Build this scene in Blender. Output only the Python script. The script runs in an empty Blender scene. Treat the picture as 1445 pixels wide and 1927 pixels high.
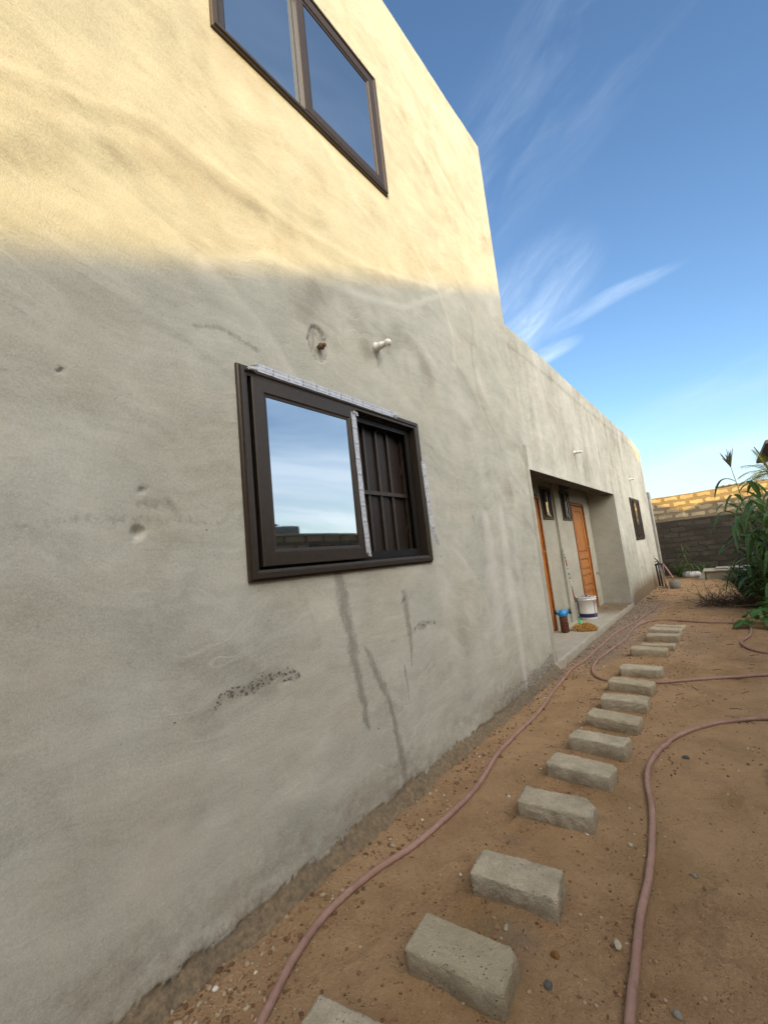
import bpy, math, random
import numpy as np
from mathutils import Vector, Matrix
rad = math.radians
sc = bpy.context.scene
COL = sc.collection

# ------------------------------------------------------------------ camera
cam_data = bpy.data.cameras.new('camera')
cam = bpy.data.objects.new('camera', cam_data); COL.objects.link(cam); sc.camera = cam
cam_data.sensor_fit = 'VERTICAL'; cam_data.sensor_height = 24.0
cam_data.lens = 24.0 * 790.0 / 1927.0
cam_data.clip_start = 0.02; cam_data.clip_end = 2000
R = Matrix(((0.76834262, 0.63173625, -0.10275669), (-0.15701567, 0.03040482, -0.98712797), (-0.62048022, 0.7745869, 0.12255381)))
Rw = Matrix((R[0], -R[1], -R[2])).transposed()      # camera x, y up, z back in world
cam.matrix_world = Matrix.Translation((2.0005, 0, 1.55)) @ Rw.to_4x4()

# ------------------------------------------------------------------ light
SUN_EL = rad(9.0); SUN_AZ = rad(150.0)               # azimuth clockwise from +Y
sdir = Vector((math.sin(SUN_AZ) * math.cos(SUN_EL), math.cos(SUN_AZ) * math.cos(SUN_EL), math.sin(SUN_EL)))
sl = bpy.data.lights.new('sun', 'SUN'); sl.energy = 2.75; sl.angle = rad(0.5); sl.color = (1.0, 0.655, 0.12)
so = bpy.data.objects.new('sun', sl); COL.objects.link(so)
so.rotation_euler = sdir.to_track_quat('Z', 'Y').to_euler()
sc.view_settings.view_transform = 'Standard'; sc.view_settings.look = 'None'
sc.view_settings.gamma = 1; sc.view_settings.exposure = 1.26
sc.view_settings.use_curve_mapping = False

world = bpy.data.worlds.new('World'); sc.world = world; world.use_nodes = True


class NT:
    """small helper to write node trees"""
    def __init__(s, tree):
        s.t = tree; s.n = tree.nodes; s.l = tree.links
        s.n.clear()
    def node(s, typ, **kw):
        nd = s.n.new(typ)
        for k, v in kw.items():
            setattr(nd, k, v)
        return nd
    def set(s, sock, v):
        if isinstance(v, bpy.types.NodeSocket): s.l.new(v, sock)
        elif v is not None:
            if hasattr(sock.default_value, '__len__') and not hasattr(v, '__len__'): v = [v] * len(sock.default_value)
            if hasattr(v, '__len__') and len(v) == 3 and len(sock.default_value) == 4: v = (*v, 1)
            sock.default_value = v
    def m(s, op, a, b=None, c=None, clamp=False):
        nd = s.node('ShaderNodeMath', operation=op); nd.use_clamp = clamp
        s.set(nd.inputs[0], a); s.set(nd.inputs[1], b)
        if c is not None: s.set(nd.inputs[2], c)
        return nd.outputs[0]
    def vm(s, op, a, b=None, sc_=None):
        nd = s.node('ShaderNodeVectorMath', operation=op)
        s.set(nd.inputs[0], a); s.set(nd.inputs[1], b)
        if sc_ is not None: s.set(nd.inputs['Scale'], sc_)
        return nd.outputs['Value'] if op in ('DOT_PRODUCT', 'LENGTH', 'DISTANCE') else nd.outputs['Vector']
    def mix(s, f, a, b, mode='MIX'):
        nd = s.node('ShaderNodeMix', data_type='RGBA', blend_type=mode)
        s.set(nd.inputs['Factor'], f); s.set(nd.inputs[6], a); s.set(nd.inputs[7], b)
        return nd.outputs[2]
    def noise(s, vec, scale, detail=4, rough=.55, dist=0, dim='3D', lac=2.0):
        nd = s.node('ShaderNodeTexNoise', noise_dimensions=dim)
        s.set(nd.inputs['Vector'], vec)
        nd.inputs['Scale'].default_value = scale; nd.inputs['Detail'].default_value = detail
        nd.inputs['Roughness'].default_value = rough; nd.inputs['Distortion'].default_value = dist
        nd.inputs['Lacunarity'].default_value = lac
        return nd.outputs['Fac']
    def vor(s, vec, scale, feature='F1', out='Distance', rnd=1.0):
        nd = s.node('ShaderNodeTexVoronoi', feature=feature)
        s.set(nd.inputs['Vector'], vec); nd.inputs['Scale'].default_value = scale
        nd.inputs['Randomness'].default_value = rnd
        return nd.outputs[out]
    def rng(s, v, a, b, c=0, d=1, smooth=False):
        nd = s.node('ShaderNodeMapRange')
        if smooth: nd.interpolation_type = 'SMOOTHSTEP'
        s.set(nd.inputs[0], v)
        for i, x in enumerate((a, b, c, d)): s.set(nd.inputs[i + 1], x)
        return nd.outputs[0]
    def obj(s): return s.node('ShaderNodeTexCoord').outputs['Object']
    def uv(s): return s.node('ShaderNodeTexCoord').outputs['UV']
    def pos(s): return s.node('ShaderNodeNewGeometry').outputs['Position']
    def attr(s, name): return s.node('ShaderNodeAttribute', attribute_name=name).outputs['Fac']
    def mapv(s, vec, scale=(1, 1, 1), rot=(0, 0, 0), loc=(0, 0, 0)):
        nd = s.node('ShaderNodeMapping'); s.set(nd.inputs[0], vec)
        nd.inputs['Location'].default_value = loc; nd.inputs['Rotation'].default_value = rot; nd.inputs['Scale'].default_value = scale
        return nd.outputs[0]
    def sep(s, v):
        nd = s.node('ShaderNodeSeparateXYZ'); s.set(nd.inputs[0], v); return nd.outputs
    def comb(s, x, y, z=0.0):
        nd = s.node('ShaderNodeCombineXYZ'); s.set(nd.inputs[0], x); s.set(nd.inputs[1], y); s.set(nd.inputs[2], z); return nd.outputs[0]
    def bump(s, h, strength=.5, dist=.01, normal=None):
        nd = s.node('ShaderNodeBump'); s.set(nd.inputs['Height'], h)
        nd.inputs['Strength'].default_value = strength; nd.inputs['Distance'].default_value = dist
        if normal is not None: s.l.new(normal, nd.inputs['Normal'])
        return nd.outputs[0]
    def out(s, color, rough=.8, metal=0, normal=None, spec=.5, coat=0, extra=None):
        b = s.node('ShaderNodeBsdfPrincipled'); o = s.node('ShaderNodeOutputMaterial')
        s.set(b.inputs['Base Color'], color); s.set(b.inputs['Roughness'], rough); s.set(b.inputs['Metallic'], metal)
        b.inputs['Specular IOR Level'].default_value = spec; b.inputs['Coat Weight'].default_value = coat
        if normal is not None: s.l.new(normal, b.inputs['Normal'])
        if extra:
            for k, v in extra.items(): s.set(b.inputs[k], v)
        s.l.new(b.outputs[0], o.inputs[0]); return b


def mat(name):
    m = bpy.data.materials.new(name); m.use_nodes = True
    return m, NT(m.node_tree)


# ---- world: physical sky with thin cirrus
def build_world():
    w = NT(world.node_tree)
    d = w.vm('NORMALIZE', w.node('ShaderNodeTexCoord').outputs['Generated'])
    sky = w.node('ShaderNodeTexSky', sky_type='NISHITA'); sky.sun_disc = False
    sky.sun_elevation = SUN_EL; sky.sun_rotation = SUN_AZ
    sky.air_density = 1.0; sky.dust_density = 0.6; sky.ozone_density = 1.8; sky.altitude = 0
    x, y, z = w.sep(d)
    # cirrus in front of the camera, laid out on the tangent plane of the +Y direction
    yy = w.m('MAXIMUM', y, .02)
    uv = w.comb(w.m('DIVIDE', x, yy), w.m('DIVIDE', z, yy), 0.0)
    warp = w.noise(uv, 2.2, 3, .5)
    def wisps(angle, c, rx, ry, sx, sy, lo, hi, loc=(0, 0, 0)):
        p = w.mapv(w.vm('SUBTRACT', uv, (c[0], c[1], 0)), rot=(0, 0, 0))
        # rotate into streak space
        px, py, _ = w.sep(p)
        ca, sa = math.cos(rad(angle)), math.sin(rad(angle))
        a = w.m('ADD', w.m('MULTIPLY', px, ca), w.m('MULTIPLY', py, sa))
        b = w.m('SUBTRACT', w.m('MULTIPLY', py, ca), w.m('MULTIPLY', px, sa))
        b = w.m('ADD', b, w.m('MULTIPLY', w.m('SUBTRACT', warp, .5), .10))
        e = w.m('ADD', w.m('POWER', w.m('ABSOLUTE', w.m('DIVIDE', a, rx)), 2), w.m('POWER', w.m('ABSOLUTE', w.m('DIVIDE', b, ry)), 2))
        mask = w.rng(e, 0, 1, 1, 0, True)
        n = w.noise(w.vm('ADD', w.comb(w.m('MULTIPLY', a, sx), w.m('MULTIPLY', b, sy), 0.0), loc), 1.0, 6, .62, .4)
        n2 = w.noise(w.vm('ADD', w.comb(w.m('MULTIPLY', a, sx * 2.2), w.m('MULTIPLY', w.m('ADD', b, w.m('MULTIPLY', w.m('SUBTRACT', n, .5), .05)), sy * 4), 0.0), loc), 1.0, 7, .72, .3)
        return w.m('MULTIPLY', w.m('MULTIPLY', mask, w.rng(n, lo, hi, 0, 1)), w.rng(n2, .25, .70, .35, 1.1))
    front = w.rng(y, .05, .3, 0, 1)
    c = w.m('MULTIPLY', wisps(36, (-.31, .57), .25, .16, 4, 15, .28, .90), .58)
    c = w.m('MAXIMUM', c, w.m('MULTIPLY', wisps(36, (-.34, .51), .16, .07, 5, 16, .12, .75, (4, 2, 0)), .85))
    c = w.m('MAXIMUM', c, w.m('MULTIPLY', wisps(6, (-.15, .512), .19, .026, 5, 16, .15, .85, (3, 1, 0)), .50))
    c = w.m('MAXIMUM', c, w.m('MULTIPLY', wisps(2, (-.27, .452), .10, .028, 6, 20, .20, .75, (7, 1, 0)), .75))
    c = w.m('MAXIMUM', c, w.m('MULTIPLY', wisps(30, (-.25, 1.05), .75, .30, 2, 6, .42, 1.0, (1, 8, 0)), .32))
    c = w.m('MAXIMUM', c, w.m('MULTIPLY', wisps(3, (.0, .115), .22, .055, 5, 22, .30, .75, (2, 4, 0)), .6))
    c = w.m('MAXIMUM', c, w.m('MULTIPLY', wisps(12, (.08, .27), .30, .05, 4, 14, .35, .95, (9, 4, 0)), .28))
    c = w.m('MULTIPLY', c, front)
    # broader soft cloud on the side of the yard (seen in the window glass)
    zz = w.m('ADD', w.m('MAXIMUM', z, 0), .12)
    q = w.comb(w.m('DIVIDE', x, zz), w.m('DIVIDE', y, zz), 0.0)
    side = w.rng(x, .15, .55, 0, 1, True)
    ns = w.noise(w.mapv(q, scale=(1.0, .45, 1), rot=(0, 0, .5), loc=(1.3, .4, 0)), 1.1, 6, .55, .5)
    lowc = w.rng(z, .02, .45, 1, .6)
    cs = w.m('MULTIPLY', w.m('MULTIPLY', w.rng(ns, .36, .62, .10, 1), side), lowc)
    c = w.m('MAXIMUM', c, cs)
    cloudcol = w.mix(w.rng(z, 0, .5, 0, 1), (5.2, 5.4, 5.6), (4.2, 5.0, 6.0))
    skyc = w.mix(c, w.vm('MULTIPLY', sky.outputs[0], (.93, 1.06, 1.24)), cloudcol)
    # added sky glow out of view to the right, brightens the shaded walls
    gc = Vector((math.sin(rad(112)) * math.cos(rad(26)), math.cos(rad(112)) * math.cos(rad(26)), math.sin(rad(26))))
    gl = w.rng(w.vm('DOT_PRODUCT', d, tuple(gc)), .64, .97, 0, 1, True)
    gn = w.rng(w.noise(w.mapv(q, scale=(.8, .8, 1)), 1.6, 6, .6), .3, .65, .55, 1)
    skyc = w.mix(w.m('MULTIPLY', gl, gn), skyc, (34, 31.8, 28.0))
    # pale haze low down
    hz = w.rng(z, -.02, .30, .60, 0, True)
    skyc = w.mix(hz, skyc, w.mix(w.rng(x, .2, .7, 0, 1, True), (3.7, 4.15, 4.7), (6.4, 6.6, 6.3)))
    bg = w.node('ShaderNodeBackground'); bg.inputs['Strength'].default_value = .10
    w.l.new(skyc, bg.inputs[0])
    o = w.node('ShaderNodeOutputWorld'); w.l.new(bg.outputs[0], o.inputs[0])


build_world()

# ------------------------------------------------------------------ numpy noise
def _hash(ix, iy, seed):
    h = (ix.astype(np.int64) * 374761393 + iy.astype(np.int64) * 668265263 + seed * 1274126177) & 0x7fffffff
    h = ((h ^ (h >> 13)) * 1103515245) & 0x7fffffff
    h = ((h ^ (h >> 15)) * 1299709) & 0x7fffffff
    return (h % 100003) / 100003.0

def vnoise(x, y, seed=0):
    x = np.asarray(x, float); y = np.asarray(y, float)
    ix = np.floor(x); iy = np.floor(y); fx = x - ix; fy = y - iy
    fx = fx * fx * (3 - 2 * fx); fy = fy * fy * (3 - 2 * fy)
    a = _hash(ix, iy, seed); b = _hash(ix + 1, iy, seed); c = _hash(ix, iy + 1, seed); d = _hash(ix + 1, iy + 1, seed)
    return (a * (1 - fx) + b * fx) * (1 - fy) + (c * (1 - fx) + d * fx) * fy

def fbm(x, y, seed=0, octv=4, gain=.5):
    s = 0; a = 1; t = 0
    for i in range(octv):
        s = s + a * vnoise(x * 2 ** i + 17.3 * i, y * 2 ** i - 9.1 * i, seed + i); t += a; a *= gain
    return s / t

def sst(x, a, b):
    t = np.clip((x - a) / (b - a), 0, 1); return t * t * (3 - 2 * t)

# ------------------------------------------------------------------ object helpers
def tag(o, label=None, cat=None, group=None, kind=None):
    if label: o['label'] = label
    if cat: o['category'] = cat
    if group: o['group'] = group
    if kind: o['kind'] = kind
    return o

def empty(name, loc=(0, 0, 0), label=None, cat=None, group=None, rz=0):
    o = bpy.data.objects.new(name, None); COL.objects.link(o)
    o.location = loc; o.rotation_euler = (0, 0, rz); o.empty_display_size = .1
    return tag(o, label, cat, group)

def mesh_obj(name, V, F, m, parent=None, smooth=False, uvs=None, attrs=None, world_coords=True):
    me = bpy.data.meshes.new(name)
    V = np.asarray(V, float)
    if parent is not None and world_coords:
        mw = base_matrix(parent).inverted()
        A = np.array(mw); V = V @ A[:3, :3].T + A[:3, 3]
    if isinstance(F, np.ndarray) and F.ndim == 2:
        n = len(F); k = F.shape[1]
        me.vertices.add(len(V)); me.vertices.foreach_set('co', V.astype(np.float32).ravel())
        me.loops.add(n * k); me.loops.foreach_set('vertex_index', F.astype(np.int32).ravel())
        me.polygons.add(n); me.polygons.foreach_set('loop_start', np.arange(0, n * k, k, dtype=np.int32))
        me.polygons.foreach_set('loop_total', np.full(n, k, np.int32))
        me.update(calc_edges=True)
    else:
        me.from_pydata([tuple(v) for v in V], [], [tuple(int(i) for i in f) for f in F])
    if attrs:
        for k, a in attrs.items():
            at = me.attributes.new(k, 'FLOAT', 'POINT'); at.data.foreach_set('value', np.asarray(a, np.float32).ravel())
    if uvs is not None:
        ul = me.uv_layers.new(name='UVMap'); li = np.empty(len(me.loops), np.int32); me.loops.foreach_get('vertex_index', li)
        ul.data.foreach_set('uv', np.asarray(uvs, np.float32)[li].ravel())
    if smooth: me.polygons.foreach_set('use_smooth', [True] * len(me.polygons))
    me.materials.append(m); me.update()
    o = bpy.data.objects.new(name, me); COL.objects.link(o)
    if parent is not None: o.parent = parent
    return o

def base_matrix(o):
    m = Matrix.LocRotScale(o.location, o.rotation_euler, o.scale)
    return base_matrix(o.parent) @ m if o.parent else m

class MB:
    def __init__(s): s.V = []; s.F = []; s.U = []
    def add(s, V, F, U=None):
        o = len(s.V); s.V += [tuple(v) for v in V]; s.F += [tuple(i + o for i in f) for f in F]
        s.U += [tuple(u) for u in U] if U is not None else [(0, 0)] * len(V)
        return s
    def box(s, x0, x1, y0, y1, z0, z1, bev=0.0, M=None):
        if bev <= 0:
            V = [(x, y, z) for x in (x0, x1) for y in (y0, y1) for z in (z0, z1)]
            F = [(0, 1, 3, 2), (4, 6, 7, 5), (0, 4, 5, 1), (2, 3, 7, 6), (0, 2, 6, 4), (1, 5, 7, 3)]
        else:
            b = min(bev, (x1 - x0) / 2.01, (y1 - y0) / 2.01, (z1 - z0) / 2.01)
            V = []; idx = {}
            L = ((x0, x1), (y0, y1), (z0, z1))
            for i in (0, 1):
                for j in (0, 1):
                    for k in (0, 1):
                        c = (i, j, k)
                        for ax in range(3):       # vertex lying on face 'ax'
                            p = [L[a][c[a]] + (0 if a == ax else (b if c[a] == 0 else -b)) for a in range(3)]
                            idx[(c, ax)] = len(V); V.append(p)
            F = []
            for ax in range(3):
                o1, o2 = [a for a in range(3) if a != ax]
                for sd in (0, 1):
                    q = []
                    for a, bb in ((0, 0), (1, 0), (1, 1), (0, 1)):
                        c = [0, 0, 0]; c[ax] = sd; c[o1] = a; c[o2] = bb; q.append(idx[(tuple(c), ax)])
                    F.append(q)
                # edges along ax
                for a in (0, 1):
                    for bb in (0, 1):
                        c0 = [0, 0, 0]; c1 = [0, 0, 0]; c1[ax] = 1
                        for c in (c0, c1): c[o1] = a; c[o2] = bb
                        F.append([idx[(tuple(c0), o1)], idx[(tuple(c1), o1)], idx[(tuple(c1), o2)], idx[(tuple(c0), o2)]])
            for i in (0, 1):
                for j in (0, 1):
                    for k in (0, 1): F.append([idx[((i, j, k), a)] for a in range(3)])
        if M is not None: V = [M @ Vector(v) for v in V]
        return s.add(V, F)
    def tube(s, pts, r, n=8, caps=True):
        pts = [Vector(p) for p in pts]; rs = r if hasattr(r, '__len__') else [r] * len(pts)
        V = []; U = []; up = None; L = 0
        for i, p in enumerate(pts):
            t = (pts[min(i + 1, len(pts) - 1)] - pts[max(i - 1, 0)]).normalized()
            if up is None:
                up = Vector((0, 0, 1)) if abs(t.z) < .9 else Vector((1, 0, 0))
            a = t.cross(up).normalized(); b = a.cross(t).normalized(); up = b
            if i: L += (p - pts[i - 1]).length
            for k in range(n):
                an = 2 * math.pi * k / n
                V.append(p + (a * math.cos(an) + b * math.sin(an)) * rs[i]); U.append((k / n, L))
        F = [(i * n + k, i * n + (k + 1) % n, (i + 1) * n + (k + 1) % n, (i + 1) * n + k) for i in range(len(pts) - 1) for k in range(n)]
        if caps: F += [tuple(range(n))[::-1], tuple((len(pts) - 1) * n + k for k in range(n))]
        return s.add(V, F, U)
    def lathe(s, prof, n=20, M=None):
        """prof: (r, z) list, axis +Z, transformed by M"""
        V = []; U = []
        for j, (r, z) in enumerate(prof):
            for k in range(n):
                a = 2 * math.pi * k / n; V.append(Vector((max(r, 1e-4) * math.cos(a), max(r, 1e-4) * math.sin(a), z))); U.append((k / n, z))
        if M is not None: V = [M @ v for v in V]
        F = [(j * n + k, j * n + (k + 1) % n, (j + 1) * n + (k + 1) % n, (j + 1) * n + k) for j in range(len(prof) - 1) for k in range(n)]
        F += [tuple(range(n))[::-1], tuple((len(prof) - 1) * n + k for k in range(n))]
        return s.add(V, F, U)
    def blade(s, pts, w, fold=.25, side=None):
        """leaf ribbon with a folded midrib. w: function t->half width"""
        pts = [Vector(p) for p in pts]; n = len(pts); V = []; U = []
        for i, p in enumerate(pts):
            t = (pts[min(i + 1, n - 1)] - pts[max(i - 1, 0)]).normalized()
            sd = side if side is not None else t.cross(Vector((0, 0, 1)))
            sd = Vector(sd) - t * Vector(sd).dot(t)
            if sd.length < 1e-3: sd = Vector((1, 0, 0))
            sd.normalize(); up = sd.cross(t).normalized()
            hw = w(i / (n - 1)); c = p
            V += [c + sd * hw + up * hw * fold, c, c - sd * hw + up * hw * fold]
            U += [(0, i / (n - 1)), (.5, i / (n - 1)), (1, i / (n - 1))]
        F = []
        for i in range(n - 1):
            a = i * 3; F += [(a, a + 1, a + 4, a + 3), (a + 1, a + 2, a + 5, a + 4)]
        return s.add(V, F, U)
    def build(s, name, m, parent=None, smooth=False, uv=True):
        return mesh_obj(name, s.V, s.F, m, parent, smooth, uvs=s.U if uv else None)

def spline(pts, n=8):
    """Catmull-Rom through pts"""
    P = [Vector(p) for p in pts]; P = [P[0] * 2 - P[1]] + P + [P[-1] * 2 - P[-2]]; out = []
    for i in range(1, len(P) - 2):
        a, b, c, d = P[i - 1:i + 3]
        for k in range(n):
            t = k / n
            out.append(.5 * ((2 * b) + (c - a) * t + (2 * a - 5 * b + 4 * c - d) * t * t + (3 * b - a - 3 * c + d) * t ** 3))
    out.append(P[-2]); return out

G0 = -0.07                                            # ground level; z = 0 is the broken plaster edge
rnd = random.Random(7)

# ------------------------------------------------------------------ materials
def plaster_mat(name, base=(.435, .425, .365), hi=(.575, .56, .495), lo=(.285, .272, .228), k=1.0):
    m, s = mat(name)
    p = s.pos()
    w1 = s.noise(p, .9, 3, .5)
    pw = s.vm('ADD', p, s.vm('SCALE', s.comb(w1, s.noise(s.vm('ADD', p, (5, 3, 1)), 1.1, 3, .5), s.noise(s.vm('ADD', p, (1, 7, 4)), .8, 3, .5)), sc_=.8))
    big = s.noise(s.mapv(pw, rot=(rad(-32), 0, 0), scale=(1, .55, 1.7)), 1.3, 5, .58)
    med = s.noise(s.mapv(pw, rot=(rad(20), 0, 0), scale=(1, .6, 1.5)), 4.5, 5, .62)
    fine = s.noise(p, 85, 5, .75)
    grain = s.noise(p, 260, 2, .6)
    tone = s.attr('tone')
    # thin float scratches in two drifting directions
    scr = s.m('MULTIPLY', s.noise(s.mapv(pw, rot=(rad(-38), 0, 0), scale=(1, .35, 3.4)), 9, 6, .72), s.noise(s.mapv(pw, rot=(rad(52), 0, 0), scale=(1, .4, 2.8)), 6, 5, .7))
    sc2 = s.noise(s.vm('ADD', p, s.vm('SCALE', s.comb(w1, w1, s.noise(s.vm('ADD', p, (2, 2, 8)), 2.2, 4, .6)), sc_=.35)), 2.3, 8, .70, .3)
    v = s.m('ADD', s.m('MULTIPLY', s.m('SUBTRACT', big, .5), 1.2 * k), s.m('MULTIPLY', s.m('SUBTRACT', med, .5), .95 * k))
    v = s.m('ADD', v, s.m('MULTIPLY', tone, 1.15 * k))
    v = s.m('ADD', v, s.m('MULTIPLY', s.m('SUBTRACT', scr, .25), 1.25 * k))
    v = s.m('ADD', v, s.m('MULTIPLY', s.m('SUBTRACT', sc2, .5), 1.5 * k))
    v = s.m('ADD', v, s.m('MULTIPLY', s.m('SUBTRACT', fine, .5), 1.6))
    v = s.m('ADD', v, s.m('MULTIPLY', s.m('SUBTRACT', grain, .5), 1.0))
    c = s.mix(s.rng(v, 0, .8, 0, 1), s.mix(s.rng(v, -.8, 0, 0, 1), lo, base), hi)
    # thin pale lines left by the edge of the float
    rg = s.m('ABSOLUTE', s.m('SUBTRACT', s.noise(s.mapv(pw, rot=(rad(-30), 0, 0), scale=(1, .55, 1.5)), 2.4, 3, .5), .5))
    rl = s.m('MULTIPLY', s.rng(rg, .0, .022, 1, 0), s.rng(s.noise(s.vm('ADD', p, (6, 6, 6)), 1.6, 4, .6), .50, .66, 0, 1))
    c = s.mix(s.m('MULTIPLY', rl, .35), c, hi)
    # short dark scuffs and scratches, gathered in patches
    sn = s.noise(s.mapv(p, rot=(rad(-50), 0, 0), scale=(1, 1.0, 3.2)), 15, 5, .72)
    sm = s.m('MULTIPLY', s.rng(sn, .60, .68, 0, 1), s.rng(s.noise(s.vm('ADD', p, (3, 1, 5)), 1.9, 4, .65), .53, .66, 0, 1))
    c = s.mix(s.m('MULTIPLY', sm, .55), c, tuple(x * .55 for x in lo))
    # faint ochre / pinkish blotches
    hue = s.noise(s.vm('ADD', p, (9, 2, 6)), 1.7, 4, .6)
    c = s.mix(s.rng(hue, .48, .72, 0, .42), c, s.mix(.5, c, (.42, .33, .24)))
    c = s.mix(s.rng(hue, .30, .50, .35, 0), c, s.mix(.5, c, (.28, .30, .28)))
    # painted-in wear with a shape of its own
    brk = s.noise(p, 38, 4, .75)
    dk = s.attr('dark'); dkm = s.rng(s.m('ADD', dk, s.m('MULTIPLY', s.m('ADD', s.m('MULTIPLY', s.m('SUBTRACT', brk, .5), .9), s.m('SUBTRACT', s.noise(s.mapv(p, scale=(1, 3, 1)), 11, 4, .7), .5)), 1.5)), .30, 1.0, 0, 1)
    c = s.mix(s.m('MULTIPLY', dkm, .62), c, (.165, .15, .125))
    dirt = s.attr('dirt'); dm = s.rng(s.m('ADD', dirt, s.m('MULTIPLY', s.m('SUBTRACT', s.noise(p, 14, 5, .7), .5), .8)), .2, .9, 0, 1)
    c = s.mix(s.m('MULTIPLY', dm, .92), c, s.mix(s.rng(brk, .35, .65, 0, 1), (.10, .068, .038), (.25, .175, .10)))
    lt = s.attr('light'); lm = s.rng(s.m('ADD', lt, s.m('MULTIPLY', s.m('SUBTRACT', s.noise(s.mapv(p, scale=(1, 9, 1)), 5, 5, .7), .5), .9)), .25, 1.5, 0, 1)
    c = s.mix(s.m('MULTIPLY', lm, .55), c, (.66, .65, .62))
    pit = s.attr('pit'); pn = s.vor(p, 62); pn2 = s.vor(s.vm('ADD', p, s.vm('SCALE', s.comb(fine, fine, brk), sc_=.02)), 30); pitm = s.m('MULTIPLY', s.m('MAXIMUM', s.rng(pn, .18, .36, 1, 0), s.rng(pn2, .22, .34, 1, 0)), s.rng(s.m('ADD', pit, s.m('MULTIPLY', s.m('SUBTRACT', brk, .5), 1.1)), .45, .6, 0, 1))
    c = s.mix(s.m('MULTIPLY', s.rng(s.m('ADD', pit, s.m('MULTIPLY', s.m('SUBTRACT', fine, .5), 1.2)), .25, 1.1, 0, .45), .9), c, (.17, .145, .12))
    c = s.mix(s.m('MULTIPLY', pitm, .75), c, (.085, .07, .058))
    # sparse dark specks
    sp = s.vor(p, 5.5); spk = s.m('MULTIPLY', s.rng(sp, .028, .04, 1, 0), s.rng(s.noise(p, 3.3, 1), .52, .56, 0, 1))
    c = s.mix(spk, c, (.05, .04, .035))
    h = s.m('ADD', s.m('MULTIPLY', grain, .30), s.m('MULTIPLY', fine, .75))
    h = s.m('ADD', h, s.m('MULTIPLY', med, .30))
    h = s.m('ADD', h, s.m('MULTIPLY', rl, .25))
    h = s.m('ADD', h, s.m('MULTIPLY', tone, .45))
    h = s.m('SUBTRACT', h, s.m('MULTIPLY', pitm, 1.6))
    h = s.m('SUBTRACT', h, s.m('MULTIPLY', s.m('MULTIPLY', dirt, s.noise(p, 45, 5, .75)), 3.0))
    s.out(c, .92, 0, s.bump(h, .55, .008), .25)
    return m

def simple(name, col, rough=.5, metal=0, spec=.5, noise=.15, scale=8, bump=0, bscale=80, coat=0):
    m, s = mat(name); p = s.obj()
    n = s.noise(p, scale, 5, .6)
    a = tuple(c * (1 - noise) for c in col); b = tuple(min(1, c * (1 + noise)) for c in col)
    c = s.mix(s.rng(n, .3, .7, 0, 1), a, b)
    nb = s.bump(s.noise(p, bscale, 4, .65), bump, .004) if bump else None
    r = s.rng(s.noise(p, scale * 3, 4, .6), .3, .7, max(0, rough - .08), min(1, rough + .08))
    s.out(c, r, metal, nb, spec, coat)
    return m

M_plaster = plaster_mat('cement_plaster')
M_porch = plaster_mat('shaded_porch_plaster', base=(.34, .325, .27), hi=(.45, .43, .37), lo=(.24, .225, .18), k=.8)  # house plaster with a darker base, recess shade put into the colour
M_ceil = simple('shaded_ceiling_concrete', (.09, .08, .065), .95, 0, .2, .3, 6, .4)  # concrete darkened so the porch ceiling reads as deep shade
M_floor = plaster_mat('screed_floor', base=(.35, .325, .27), k=.6)
M_frame = simple('bronze_aluminium', (.048, .035, .026), .36, .4, .5, .12, 30)
M_track = simple('dark_track', (.012, .010, .009), .5, .2, .4)
M_grille = simple('grille_paint', (.05, .036, .026), .45, .3, .5, .25, 20)
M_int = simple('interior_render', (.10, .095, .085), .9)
M_white = simple('white_plastic', (.72, .70, .65), .4, 0, .5, .06, 20)
M_rubber = simple('black_pipe', (.018, .018, .02), .35, 0, .5)
M_steel = simple('galvanised_steel', (.35, .33, .30), .4, .8)
M_rust = simple('rusty_steel', (.16, .09, .05), .8, .3, .4, .4, 60, .4)

def glass_mat():
    m, s = mat('mirror_tinted_glass'); p = s.obj()
    n = s.noise(p, 1.8, 2, .5)
    dust = s.noise(p, 90, 4, .7)
    r = s.rng(dust, .5, .8, .02, .10)
    b = s.out((.60, .66, .70), r, 1.0, s.bump(n, .06, .02), .5)
    return m
M_glass = glass_mat()

def hose_mat():
    m, s = mat('faded_pink_hose'); u = s.pos()
    n = s.noise(u, 7, 4, .6); f = s.noise(u, 60, 4, .7)
    c = s.mix(s.rng(n, .35, .7, 0, 1), (.27, .155, .125), (.38, .23, .19))
    c = s.mix(s.rng(f, .45, .7, 0, .7), c, (.27, .18, .11))
    c = s.mix(s.rng(s.noise(u, 18, 5, .75), .50, .68, 0, .55), c, (.17, .10, .065))
    s.out(c, .72, 0, s.bump(f, .3, .004), .25); return m
M_hose = hose_mat()

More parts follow.
